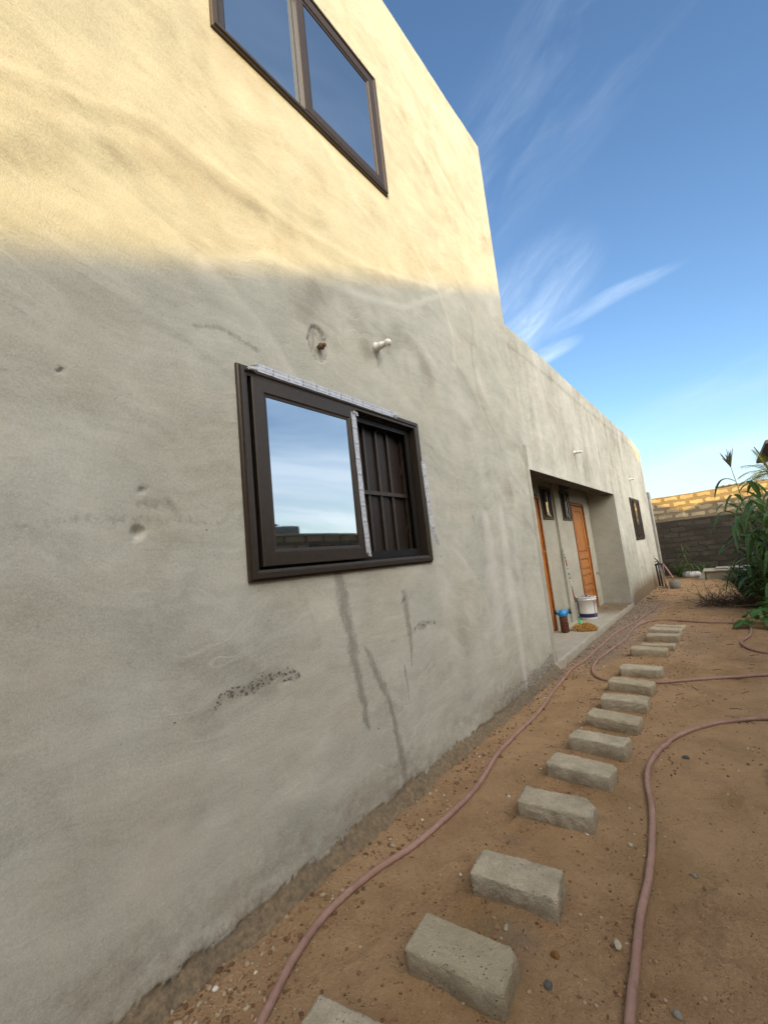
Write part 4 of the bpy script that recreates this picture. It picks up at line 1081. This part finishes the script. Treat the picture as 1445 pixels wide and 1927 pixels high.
def mop():
    base = Vector((-.24, 8.12, ZP)); top = Vector((X2 + .02, 8.83, 1.47))
    e = empty('mop', base, 'string mop with yellow cords and striped green handle leaning on the porch wall', 'mop')
    m, s = mat('striped_mop_handle'); v = s.sep(s.uv()); st = s.noise(s.comb(s.m('MULTIPLY', v[1], 22), s.m('MULTIPLY', v[0], 2), 0.0), 1, 2)
    c = s.mix(s.rng(st, .45, .5, 0, 1), (.02, .075, .035), (.45, .45, .42)); c = s.mix(s.rng(s.noise(s.comb(v[1], 3.0, 1.0), 3, 1), .55, .58, 0, 1), c, (.22, .05, .04))
    s.out(c, .4)
    h0 = base + Vector((-.05, .02, .10)); b = MB(); b.tube([h0, (h0 + top) / 2, top], .012, 10); b.build('handle', m, e, True)
    b = MB(); b.tube([h0 + Vector((.03, -.02, -.05)), h0, h0 + (top - h0).normalized() * .10], [.05, .035, .016], 12); b.build('socket', simple('green_socket', (.06, .42, .16), .45), e, True)
    q = random.Random(3); b = MB()
    for k in range(150):
        a = q.uniform(-2.4, 1.6); L = q.uniform(.08, .25); st_ = h0 + Vector((.02, -.02, -.05))
        d = Vector((math.cos(a), math.sin(a) * .75 - .15, 0)); w = Vector((-d.y, d.x, 0)) * q.uniform(-.07, .07)
        end = base + d * L + w; end.z = ZP + q.uniform(.004, .045)
        mid = (st_ + end) / 2 + Vector((0, 0, q.uniform(.02, .07))) + w * .5
        tip = end + Vector((q.uniform(-.05, .05), q.uniform(-.05, .05), 0)); tip.z = ZP + .006
        b.tube(spline([st_, mid, end, tip], 4), .0062, 5)
    m3, s3 = mat('mop_yarn'); nn = s3.noise(s3.pos(), 55, 3, .7)
    s3.out(s3.mix(s3.rng(nn, .38, .62, 0, 1), (.12, .05, .012), (.60, .33, .07)), .95)
    b.build('mop_cords', m3, e, True)
mop()

BX, BY = -.42, 9.26
def bucket():
    e = empty('paint_bucket', (BX, BY, ZP), 'white plastic paint bucket with dark blue band on the porch slab', 'bucket', None, -.9); e.scale = (1.2, 1.2, 1.28)
    m, s = mat('bucket_print'); u, v, _ = s.sep(s.uv())
    ins = lambda val, a, b: s.m('MULTIPLY', s.m('GREATER_THAN', val, a), s.m('LESS_THAN', val, b))
    c = s.mix(s.rng(s.noise(s.pos(), 9, 4, .7), .3, .7, 0, .5), (.72, .69, .66), (.58, .54, .48))
    band = ins(v, .035, .095); c = s.mix(band, c, (.018, .022, .075))
    box_ = s.m('MULTIPLY', ins(v, .12, .27), ins(u, .10, .36)); inner = s.m('MULTIPLY', ins(v, .123, .267), ins(u, .105, .355))
    c = s.mix(s.m('SUBTRACT', box_, inner, clamp=True), c, (.25, .25, .28))
    ln = s.m('MULTIPLY', s.m('MULTIPLY', ins(v, .14, .255), ins(u, .16, .34)), s.m('GREATER_THAN', s.m('FRACT', s.m('MULTIPLY', v, 70)), .68))
    ln = s.m('MULTIPLY', ln, s.m('GREATER_THAN', s.noise(s.comb(s.m('MULTIPLY', u, 160), s.m('FLOOR', s.m('MULTIPLY', v, 70)), 0.0), 1, 1), .44))
    c = s.mix(s.m('MULTIPLY', ln, .7), c, (.12, .12, .16))
    c = s.mix(s.m('MULTIPLY', ins(v, .05, .28), ins(u, .055, .075)), c, (.10, .11, .2))
    s.out(c, .42)
    b = MB(); b.lathe([(.125, 0), (.130, .004), (.134, .05), (.140, .15), (.147, .30), (.156, .302), (.156, .312), (.149, .314), (.149, .330), (.158, .332), (.160, .345), (.154, .348), (.146, .345), (.140, .30), (.126, .02), (.01, .015)], 40)
    o = mesh_obj('bucket_body', b.V, b.F, m, e, True, uvs=b.U, world_coords=False)
    b = MB(); b.tube([(.158 * math.cos(t), .158 * math.sin(t) * 1.0 + .02 * math.sin(t), .315 - .12 * math.sin(t)) for t in np.linspace(0, math.pi, 16)], .003, 6)
    mesh_obj('wire_handle', b.V, b.F, M_steel, e, True, world_coords=False)
    q = np.random.RandomState(4); n = 14; V = []
    g = np.linspace(-.135, .135, n)
    X, Y = np.meshgrid(g, g); Z = .335 + .03 * (fbm(X * 28, Y * 28, 5, 3) - .3) + .015 * q.rand(n, n)
    rr_ = np.hypot(X, Y); Xc = X * np.where(rr_ > .14, .14 / rr_, 1); Yc = Y * np.where(rr_ > .14, .14 / rr_, 1)
    V = np.stack([Xc, Yc, Z], -1).reshape(-1, 3); i, j = np.meshgrid(np.arange(n - 1), np.arange(n - 1), indexing='ij'); a = (i * n + j).ravel()
    F = np.stack([a, a + 1, a + n + 1, a + n], -1)
    m2, s = mat('rag'); c = s.mix(s.rng(s.noise(s.obj(), 22, 3), .45, .55, 0, 1), (.42, .36, .36), (.08, .05, .13)); s.out(c, .95)
    tag(mesh_obj('cloth', np.vstack([V * np.array([1.2, 1.2, 1.28]) + np.array([BX, BY, ZP])]), F, m2, None, True), 'crumpled purple and pale cloth stuffed in the top of the paint bucket', 'cloth')
    # rag hanging over the near rim
    V = []; 
    for i in range(8):
        for j in range(12):
            a = rad(150) + (i / 7) * rad(62); dz = j / 11
            r0 = .197 + .006 * math.sin(i * 2.1) + .012 * dz * math.sin(i * 1.3 + 1)
            V.append((BX + r0 * math.cos(a), BY + r0 * math.sin(a), ZP + .45 - .24 * dz))
    F = np.array([(i * 12 + j, (i + 1) * 12 + j, (i + 1) * 12 + j + 1, i * 12 + j + 1) for i in range(7) for j in range(11)])
    tag(mesh_obj('rag', V, F, simple('grey_rag', (.34, .30, .26), .95, 0, .2, .25, 30), None, True), 'dirty grey rag hung over the rim of the paint bucket', 'rag')
bucket()

# ------------------------------------------------------------------ far end of the yard
def stake(name, pts, r, m, label, cat, group=None, n=8):
    b = MB(); b.tube(pts, r, n); return tag(b.build(name, m, None, True), label, cat, group)

sp = empty('standpipe', (.2, 15.7, G0), 'black water standpipe at the far corner of the house with hose on its tap', 'standpipe')
b = MB()
for (x, y) in ((.12, 15.72), (.20, 15.62), (.27, 15.74)): b.tube([(x, y, G0 - .05), (x - .01, y, .35), (x - .02, y, .66)], .026, 10)
b.build('riser_pipes', M_rubber, sp, True)
b = MB(); b.tube([(.08, 15.7, .64), (.19, 15.68, .68), (.28, 15.7, .66)], .034, 10); b.tube([(.2, 15.68, .66), (.16, 15.68, .80), (.10, 15.70, .86)], [.03, .02, .014], 8); b.tube([(.1, 15.6, .74), (.2, 15.6, .77)], .014, 8)
b.build('valve', M_rubber, sp, True)
b = MB(); b.box(.08, .34, 15.58, 15.82, G0 - .03, G0 + .05, bev=.01); b.build('base', simple('mortar_base', (.30, .26, .20), .95, 0, .2, .2, 30, .5), sp)

cb = empty('tamper', (.53, 15.45, G0), 'hand rammer: grey cast cement block on a pale pink pipe handle', 'rammer')
b = MB(); b.lathe([(.10, -.02), (.135, .01), (.142, .08), (.150, .21), (.14, .225), (.05, .222)], 22, Matrix.Translation((.53, 15.45, G0)))
b.build('head', simple('cast_cement', (.20, .195, .17), .95, 0, .2, .2, 25, .6, 60), cb, True)
b = MB(); b.tube([(.55, 15.45, G0 + .2), (.43, 15.6, .40), (.30, 15.72, .66)], .022, 10); b.build('handle', M_hose, cb, True)

b = MB(); b.box(-.14, .14, -.03, .03, 0, .03, bev=.004, M=Matrix.Translation((.20, 13.45, G0 + .03)) @ Matrix.Rotation(.9, 4, 'Z') @ Matrix.Rotation(.25, 4, 'Y'))
tag(b.build('wood_offcut', simple('weathered_wood', (.30, .22, .15), .9, 0, .2, .3, 30, .4)), 'longer weathered wood offcut leaning against the house footing', 'wood offcut', 'wood offcuts by the far wall')
b = MB(); b.box(-.11, .11, -.025, .025, 0, .03, bev=.004, M=Matrix.Translation((.17, 12.95, G0 + .01)) @ Matrix.Rotation(2.2, 4, 'Z'))
tag(b.build('wood_offcut', simple('weathered_wood', (.27, .19, .13), .9, 0, .2, .3, 30, .4)), 'shorter weathered wood offcut lying flat nearer the camera', 'wood offcut', 'wood offcuts by the far wall')

# return wall stub behind the house and the back boundary wall
bw = empty('boundary_wall', (0, 20, G0), 'tall block boundary wall across the end of the yard, pale new courses over dark old ones', 'wall')
def masonry(name, x0, x1, yf, th, z0, z1, m, parent, seed, ragged=.0, rot=-3.0):
    xs = np.arange(x0, x1 + .01, .05); zs = np.arange(z0, z1 + .001, .04); zs[-1] = z1
    X, Z = np.meshgrid(xs, zs, indexing='ij')
    Yf = yf + math.tan(rad(rot)) * X + (fbm(X * 2.5, Z * 4, seed, 4) - .5) * .05
    top = z1 + (fbm(xs * 1.1, xs * 0, seed + 1, 3) - .5) * ragged
    Z = z0 + (Z - z0) * ((top[:, None] - z0) / (z1 - z0))
    nx, nz = X.shape
    f = np.stack([X, Yf, Z], -1).reshape(-1, 3); bk = np.stack([X[:, -1], Yf[:, -1] + th, Z[:, -1]], -1); bk2 = bk.copy(); bk2[:, 2] = z0
    i, j = np.meshgrid(np.arange(nx - 1), np.arange(nz - 1), indexing='ij'); a = (i * nz + j).ravel()
    F = [np.stack([a, a + nz, a + nz + 1, a + 1], -1)]
    k = np.arange(nx - 1); b0 = nx * nz
    F.append(np.stack([k * nz + nz - 1, (k + 1) * nz + nz - 1, b0 + k + 1, b0 + k], -1))
    F.append(np.stack([b0 + k, b0 + k + 1, b0 + nx + k + 1, b0 + nx + k], -1))
    return mesh_obj(name, np.concatenate([f, bk, bk2]), np.concatenate(F), m, parent)
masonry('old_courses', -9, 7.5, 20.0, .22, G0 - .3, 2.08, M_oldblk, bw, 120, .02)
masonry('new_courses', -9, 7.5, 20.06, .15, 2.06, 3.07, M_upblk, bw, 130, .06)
attr_p = MB(); attr_p.box(-.25, -.02, 18.35, 18.62, G0 - .1, 3.2, bev=.02)
tag(attr_p.build('concrete_pillar', plaster_mat('pillar_concrete', base=(.26, .25, .22))), 'slim grey concrete pillar standing just beyond the far corner of the house', 'pillar')

# perimeter wall along the right side (in the window reflection) with a conduit
pw = empty('perimeter_wall', (4.5, 0, G0), 'long dark block wall along the right side of the yard, mirrored in the open window', 'wall')
b = MB(); b.box(4.5, 4.7, -14, 19.6, G0 - .3, 2.26); b.build('block_courses', M_perim, pw)
b = MB(); b.box(4.46, 4.74, -14, 19.6, 2.263, 2.31, bev=.01); b.build('coping', simple('coping_concrete', (.22, .20, .16), .95, 0, .2, .25, 8, .4), pw)
b = MB(); b.tube([(4.47, 5.6, 2.05), (4.47, 7.0, 2.02), (4.47, 7.4, 1.98)], .035, 8); b.tube([(4.47, 7.2, 2.0), (4.47, 7.25, 1.2)], .02, 8); b.tube([(4.47, 7.5, 2.1), (4.45, 8.3, 2.3), (4.47, 9.2, 2.35)], .012, 6); b.tube([(4.46, 7.9, 1.3), (4.44, 9.0, 2.2)], .02, 6)
b.build('conduit', M_rubber, pw, True)

# neighbouring buildings: one throws its gable shadow on the house, one shows in the glass
SH = 9.0; ky = SH * 1.7320508; kz = (SH / .5) * math.tan(SUN_EL)
def g_pt(y, z): return (y - ky, z + kz)
apex = g_pt(9.9, 7.14); el_ = g_pt(-3.0, 7.14 - .4365 * 12.9); er_ = g_pt(22.0, 7.14 - .443 * 12.1)
nh = empty('neighbour_house', (SH, apex[0], G0), 'big gabled neighbouring house beyond the perimeter wall whose roof shades the lower walls', 'house')
b = MB(); x0, x1 = SH, SH + .3
poly = [(el_[0], G0), (er_[0], G0), er_, apex, el_]
V = [(x0, y, z) for y, z in poly] + [(x1, y, z) for y, z in poly]; b.add(V, [(4, 3, 2, 1, 0), (5, 6, 7, 8, 9), (0, 1, 6, 5), (1, 2, 7, 6), (2, 3, 8, 7), (3, 4, 9, 8), (4, 0, 5, 9)])
M_nr = simple('neighbour_render', (.36, .32, .26), .9, 0, .2, .15, 2)
b.build('gable_wall', M_nr, nh)
M_redroof = simple('red_roof_sheet', (.26, .075, .045), .7, 0, .3, .2, 3)
b = MB(); b.box(SH + .3, SH + 8, el_[0] + .3, er_[0] - .3, G0, 4.9); b.build('rear_walls', M_nr, nh)
b = MB(); b.box(SH + .3, SH + 8.3, el_[0], er_[0], 4.91, 5.1); b.build('roof', M_redroof, nh)
for y in (-12, -6.5, -1): b = MB(); b.box(SH - .05, SH - .002, y, y + 1.2, 3.4, 4.6); b.build('shutter', M_frame, nh)

n2 = empty('outbuilding', (8, 7.3, G0), 'small grey building with red hipped roof seen mirrored at the left of the window glass', 'building')
b = MB(); b.box(8.0, 12.0, 4.6, 8.25, G0, 2.95, bev=.02); b.build('walls', simple('outbuilding_render', (.20, .19, .17), .9, 0, .2, .2, 3), n2)
b = MB(); b.add([(7.8, 4.4, 2.95), (7.8, 7.4, 2.95), (12.2, 7.4, 2.95), (12.2, 4.4, 2.95), (9.2, 5.6, 4.1), (10.8, 5.6, 4.1)], [(0, 4, 5, 3), (0, 1, 4), (1, 2, 5, 4), (2, 3, 5), (3, 2, 1, 0)])
b.build('roof', M_redroof, n2)

# low shed with corrugated roof behind the boundary wall
shd = empty('shed', (5, 22, G0), 'low shed with dark corrugated roof edge just over the boundary wall', 'shed')
b = MB(); b.box(2.1, 9, 20.6, 25, G0, 2.95); b.build('walls', simple('shed_wall', (.3, .26, .2), .9), shd)
n = 180; V = []
for i in range(n):
    x = 1.9 + 7.4 * i / (n - 1); z = .014 * math.sin(i * 2 * math.pi / 4.6)
    for (y, zz) in ((20.35, 3.17), (25.4, 3.42)): V += [(x, y, zz + z), (x, y, zz + z - .05)]
F = []
for i in range(n - 1):
    a = i * 4; c = a + 4; F += [(a, c, c + 2, a + 2), (a + 1, a + 3, c + 3, c + 1), (a, a + 1, c + 1, c), (a + 2, c + 2, c + 3, a + 3)]
F += [(0, 2, 3, 1)]
mesh_obj('corrugated_roof', V, F, simple('corrugated_sheet', (.12, .11, .10), .6, .4, .5, .3, 3), shd, False)
# far neighbour roof corner at the right edge
fh = empty('far_house', (8, 34, G0), 'distant house whose dark eave corner just enters the right edge of the photo', 'house')
b = MB(); b.box(5.6, 14, 30.8, 38, G0, 5.75); b.build('walls', simple('far_wall', (.35, .3, .24), .9), fh)
b = MB(); b.add([(4.30, 30, 5.80), (15, 30, 5.80), (15, 39, 5.80), (4.30, 39, 5.80), (4.30, 30, 5.98), (15, 30, 5.98), (15, 39, 5.98), (4.30, 39, 5.98), (8, 34.5, 6.9), (11, 34.5, 6.9)],
                 [(0, 3, 2, 1), (0, 1, 5, 4), (1, 2, 6, 5), (2, 3, 7, 6), (3, 0, 4, 7), (4, 5, 9, 8), (5, 6, 9), (6, 7, 8, 9), (7, 4, 8)]); b.build('roof', simple('dark_roof', (.05, .045, .04), .7), fh)

# concrete box with lid slabs at the back right
bx = empty('concrete_tank', (1.9, 18.1, G0), 'low concrete tank with loose slab lid in front of the boundary wall', 'tank')
b = MB(); b.box(1.22, 2.9, 17.75, 18.8, G0 - .05, .20, bev=.015); b.build('tank_body', simple('tank_cement', (.30, .26, .19), .95, 0, .2, .25, 6, .4), bx)
b = MB(); b.box(1.15, 2.05, 17.65, 18.7, .203, .245, bev=.01, M=Matrix.Rotation(.004, 4, 'Y')); b.box(1.5, 2.6, 17.9, 18.5, .255, .29, bev=.01); b.build('lid_slab', simple('lid_cement', (.38, .35, .29), .95, 0, .2, .2, 6, .4), bx)
b = MB(); b.add([(1.0, 17.9, G0), (1.18, 17.74, G0), (1.2, 17.74, .22), (1.17, 18.0, .23), (.97, 18.1, G0 + .01), (1.02, 17.9, G0 + .02), (1.2, 17.72, .24)], [(0, 1, 2, 5), (5, 2, 3, 4), (0, 5, 4), (2, 6, 3)])
tag(b.build('plastic_sheet', simple('white_sheet', (.55, .52, .46), .7), None), 'piece of pale plastic sheet draped at the left end of the concrete tank', 'plastic sheet')

# planted sack
def planter():
    e = empty('sack_planter', (.76, 19.15, G0), 'white sack planter rolled open, holding a small drooping plant', 'planter')
    b = MB(); prof = [(.20, -.02), (.27, .02), (.30, .09), (.28, .16), (.25, .19), (.22, .17), (.21, .12), (.02, .11)]
    b.lathe(prof, 26, Matrix.Translation((.76, 19.15, G0)))
    q = np.random.RandomState(3); V = np.array(b.V); V += (fbm(V[:, 0] * 9, V[:, 1] * 9 + V[:, 2] * 7, 4, 3)[:, None] - .5) * .07 * np.array([1, 1, .6])
    mesh_obj('sack', V, b.F, simple('white_sackcloth', (.60, .58, .55), .8, 0, .3, .15, 12, .4), e, True)
    b = MB(); b.tube([(.76, 19.15, .0), (.72, 19.12, .35), (.62, 19.1, .75), (.60, 19.1, 1.15)], [.02, .017, .014, .008], 7); b.build('stem', M_stalk, e, True)
    b = MB(); q = random.Random(6)
    for k in range(46):
        a = q.uniform(0, 6.28); L = q.uniform(.45, .85); z0 = q.choice([q.uniform(.15, .5), q.uniform(.7, 1.1)]); L = L if z0 < .6 else L * .45
        st = Vector((.76 - .14 * z0, 19.12, z0)); d = Vector((math.cos(a), math.sin(a), 0))
        pts = [st + d * L * t + Vector((0, 0, L * (.7 * t - 1.05 * t * t))) for t in np.linspace(0, 1, 7)]
        b.blade(pts, lambda t, L=L: .016 * math.sin(math.pi * (.12 + .88 * t)) + .001)
    b.build('leaves', M_grass, e, True)
planter()

# ------------------------------------------------------------------ plants on the right
def grass_clump(x, y, n, h, label, seed, spread=.6, m=None, wd=.014):
    e = empty('grass_clump', (x, y, G0), label, 'plant', 'low leafy plants in the yard'); q = random.Random(seed); b = MB()
    for k in range(n):
        a = q.uniform(0, 6.28); L = h * q.uniform(.6, 1.15); d = Vector((math.cos(a), math.sin(a), 0)); sp_ = q.uniform(.15, 1) * spread
        st = Vector((x, y, G0)) + d * q.uniform(0, .10)
        pts = [st + d * L * sp_ * t + Vector((0, 0, L * (1.25 * t - (.55 + .6 * sp_) * t * t))) for t in np.linspace(0, 1, 7)]
        b.blade(pts, lambda t: wd * math.sin(math.pi * (.15 + .85 * t)) + .001)
    b.build('blades', m or M_grass, e, True); return e

def maize(x, y, h, label, seed, lean=(0, 0), nl=14, tassel=True, leafL=.85):
    e = empty('maize_plant', (x, y, G0), label, 'maize plant', 'maize plants crowded at the right of the yard'); q = random.Random(seed)
    def P(t): return Vector((x + lean[0] * t * t, y + lean[1] * t * t, G0 + h * t))
    b = MB(); b.tube([P(t) for t in np.linspace(0, 1, 14)], [.017 * (1 - .7 * t) for t in np.linspace(0, 1, 14)], 8); b.build('stalk', M_stalk, e, True)
    a0 = q.uniform(0, 3.14)
    for k in range(nl):
        t0 = .10 + .86 * k / nl; a = a0 + math.pi * k + q.uniform(-.7, .7); L = leafL * q.uniform(.75, 1.2) * (1 - .35 * abs(t0 - .5)); st = P(t0)
        d = Vector((math.cos(a), math.sin(a), 0)); dr = q.uniform(.7, 1.5); up = q.uniform(.7, 1.2); tw = Vector((-d.y, d.x, 0)) * q.uniform(-.2, .2)
        pts = []
        for t in np.linspace(0, 1, 12):
            pts.append(st + d * L * (.85 * t - .12 * t * t * dr) + Vector((0, 0, L * (up * t - dr * t * t))) + tw * t * t)
        b = MB(); b.blade(pts, lambda t: .058 * min(1, .35 + 2.6 * t) * (1 - t) ** .55 + .0015, fold=.35); b.build('leaf', M_maize, e, True)
    if tassel:
        b = MB(); tp = P(1); 
        for k in range(13):
            a = q.uniform(0, 6.28); s_ = q.uniform(.02, .13) if k else .01; L = q.uniform(.22, .46)
            pts = [tp + Vector((math.cos(a) * s_ * t, math.sin(a) * s_ * t, L * t - (.06 * t * t if k else 0))) for t in np.linspace(0, 1, 6)]
            b.tube(pts, [.006, .008, .009, .009, .007, .003], 5)
        b.build('tassel', M_tassel, e, True)
    return e
maize(2.42, 11.1, 2.85, 'tallest tasselled maize plant leaning toward the house', 1, (-.16, 0), 12)
maize(2.62, 10.6, 2.35, 'maize plant at the right edge of the photo, broad blue-green leaves', 2, (0, .1), 12, False)
maize(2.55, 11.9, 2.1, 'maize plant behind the tallest one, short and bushy', 3, (-.1, 0), 12, False, .8)
maize(2.9, 11.6, 2.6, 'maize plant hidden deepest in the clump on the right', 4, (0, 0), 15, False, 1.0)
maize(2.35, 12.4, 1.7, 'low maize plant at the left foot of the clump', 5, (-.12, 0), 10, False, .75)
maize(2.32, 11.6, 2.05, 'maize plant with leaves hanging over the brush pile', 7, (-.1, 0), 12, False, .9)
maize(2.68, 12.3, 2.3, 'maize plant at the back of the clump nearest the boundary wall', 8, (.05, 0), 12, False, .9)
maize(2.56, 10.3, 2.5, 'tall maize plant in front of the clump, leaves crossing the sky', 12, (0, 0), 15, False, 1.0)
maize(2.38, 11.8, 2.3, 'leafy maize plant right behind the tallest one, overlapping the boundary wall', 14, (-.1, 0), 15, False, .95)
maize(2.7, 11.3, 2.2, 'dense maize plant between the tall ones at the right edge', 15, (-.02, 0), 15, False, 1.0)
maize(2.75, 10.9, 1.9, 'short maize plant filling the middle of the clump', 9, (-.05, 0), 13, False, .95)
maize(2.5, 11.45, 1.6, 'stubby maize plant low in the middle of the clump', 10, (-.15, 0), 13, False, .95)
maize(3.0, 12.2, 2.5, 'maize plant deep behind at the right edge', 11, (-.05, 0), 15, False, 1.0)
maize(2.85, 10.1, 2.0, 'nearest maize plant of the clump, cut by the right edge', 6, (.0, 0), 11, False, .8)
for i, (x, y, h, l) in enumerate([(2.15, 12.6, 1.25, 'fine-leaved drooping plant at the left side of the maize'), (2.55, 12.2, 1.5, 'dense fine-leaved plant inside the maize clump'), (2.5, 11.0, 1.1, 'dark low plant at the foot of the maize'),
                              (2.9, 11.2, 1.5, 'tall dark grassy plant at the right edge behind the brush'), (1.15, 19.3, .75, 'green grass tuft against the dark boundary wall, right of the sack planter'), (.35, 19.4, .7, 'wispy grass tuft against the dark boundary wall, left of the sack planter')]):
    grass_clump(x, y, 170 if i < 4 else 60, h, l, 40 + i, .75, None, .016 if i < 4 else .012)

def lobed_plant():
    e = empty('lobed_leaf_plant', (2.35, 9.15, G0), 'low plant with large bright green lobed leaves at the right edge', 'plant'); q = random.Random(12)
    for (x, y, z, s_, tilt) in ((1.98, 9.0, .02, .21, .35), (2.10, 9.25, .14, .18, .5), (2.22, 9.0, .20, .21, .3), (2.34, 9.2, .28, .22, .4), (2.30, 8.85, .08, .17, .5), (2.45, 9.4, .33, .2, .3), (2.18, 9.5, .06, .16, .6), (2.5, 9.0, .2, .2, .4)):
        V = [(0, 0, 0)]; a0 = math.atan2(y - 9.15, x - 2.35); N = 63
        for k in range(N):
            a = -2.75 + 5.5 * k / (N - 1); lobe = abs(math.cos(a * 3.5 / 2.75 * 1.0 * math.pi / 2 * .9)); r_ = s_ * (.34 + .66 * lobe ** .8) * (1 - .25 * abs(a) / 2.75) * (1 + .06 * math.cos(a * 30))
            V.append((r_ * math.cos(a), r_ * math.sin(a), -.22 * r_ * r_ / s_ + .02 * math.sin(a * 7)))
        M_ = Matrix.Translation((x, y, z + .03)) @ Matrix.Rotation(a0, 4, 'Z') @ Matrix.Rotation(tilt, 4, 'Y')
        b = MB(); b.add([M_ @ Vector(v) for v in V], [(0, k, k + 1) for k in range(1, N)], [(.9, .5)] * len(V)); b.build('leaf', M_lobed, e, False)
        b = MB(); b.tube([(2.35, 9.15, G0), ((x + 2.35) / 2, (y + 9.15) / 2, (z + G0) / 2 + .12), (x, y, z + .03)], .005, 6); b.build('leaf_stalk', M_stalk, e, True)
lobed_plant()

def brush():
    e = empty('brush_pile', (2.0, 11.6, G0), 'pile of dead brown branches on the soil in front of the maize', 'brush pile'); q = random.Random(9)
    for j, (cx, cy, n, L0) in enumerate(((1.62, 11.6, 46, .42), (2.0, 11.5, 50, .5), (2.35, 11.4, 46, .5))):
        b = MB()
        for k in range(n):
            p = Vector((cx + q.gauss(0, .14), cy + q.gauss(0, .14), G0 + q.uniform(0, .08))); a = q.uniform(0, 6.28); el = q.uniform(-.05, 1.25); L = L0 * 1.15 * q.uniform(.4, 1.1)
            d = Vector((math.cos(a) * math.cos(el), math.sin(a) * math.cos(el), math.sin(el) * .8)); pts = [p]
            for _ in range(4): d = (d + Vector((q.uniform(-.35, .35), q.uniform(-.35, .35), q.uniform(-.3, .2)))).normalized(); pts.append(pts[-1] + d * L / 4)
            pts = [Vector((v.x, v.y, max(v.z, G0 + .005))) for v in pts]
            b.tube(pts, [.0065, .006, .005, .004, .002], 5)
            for t in range(3):
                c = pts[q.randint(1, 4)]; e2 = c + Vector((q.uniform(-.09, .09), q.uniform(-.09, .09), q.uniform(-.04, .08))); b.tube([c, (c + e2) / 2 + Vector((0, 0, .01)), e2], .003, 4)
                s_ = q.uniform(.012, .03); c2 = e2; b.add([c2, c2 + Vector((s_, s_ * .4, .01)), c2 + Vector((s_ * .6, -s_, -.006))], [(0, 1, 2)])
        b.build('branches', M_twig, e)
    b = MB(); b.tube([(1.75, 11.1, G0 + .05), (2.2, 11.15, G0 + .07), (2.8, 11.3, G0 + .06)], .009, 6); b.tube([(2.2, 10.9, G0 + .13), (2.33, 11.0, G0 + .16), (2.42, 11.15, G0 + .06)], .010, 6); b.build('pale_stick', simple('pale_twig', (.24, .18, .13), .9), e, True)
brush()

# litter twigs on the soil
def litter():
    q = random.Random(21); b = MB()
    for k in range(260):
        y = 4.5 + 13 * q.random(); x = q.uniform(.3, 2.7); a = q.gauss(.1, .8); L = q.uniform(.02, .14); z = gz(x, y) + .004
        p = Vector((x, y, z)); d = Vector((math.cos(a), math.sin(a), 0)); b.tube([p, p + d * L * .5 + Vector((0, 0, .004)), p + d * L + Vector((q.uniform(-.01, .01), q.uniform(-.02, .02), 0))], q.uniform(.0015, .004), 4)
    tag(b.build('leaf_litter', M_twig, None), 'scattered dry stalks and leaf bits on the soil', None, None, 'stuff')
litter()

def palm():
    cx, cy, cz = 4.05, 27.5, 3.95
    e = empty('palm_tree', (cx, cy, G0), 'yellow-green palm crown rising behind the boundary wall at the right', 'palm tree'); q = random.Random(31)
    b = MB(); b.tube([(cx + .3, cy, G0), (cx + .15, cy, 2), (cx, cy, cz)], [.2, .16, .13], 12); b.build('trunk', M_twig, e, True)
    b = MB()
    for k in range(34):
        a = k * 2.4 + q.uniform(-.2, .2); el = q.uniform(.15, 1.35); L = q.uniform(1.3, 1.8)
        d = Vector((math.cos(a) * math.cos(el), math.sin(a) * math.cos(el), math.sin(el)))
        rach = [Vector((cx, cy, cz)) + d * L * t + Vector((0, 0, -.75 * t * t * L * math.cos(el))) for t in np.linspace(0, 1, 16)]
        b.tube(rach, [.018 * (1 - .8 * t) for t in np.linspace(0, 1, 16)], 5)
        for i in range(3, 16):
            p = rach[i]; t = (rach[i] - rach[i - 1]).normalized(); sd = t.cross(Vector((0, 0, 1)))
            sd = sd.normalized() if sd.length > .01 else Vector((1, 0, 0))
            for s_ in (-1, 1):
                l = .42 * math.sin(math.pi * (i / 17)) + .10; dd = (t * .75 + sd * s_ + Vector((0, 0, -.15))).normalized()
                b.blade([p, p + dd * l * .5 + Vector((0, 0, -.01)), p + dd * l + Vector((0, 0, -.10 * l / .4))], lambda u: .017 * (1 - u) + .002, .2)
    b.build('crown', M_palm, e)
palm()

sc.cycles.max_bounces = 8; sc.cycles.diffuse_bounces = 4; sc.cycles.use_denoising = True
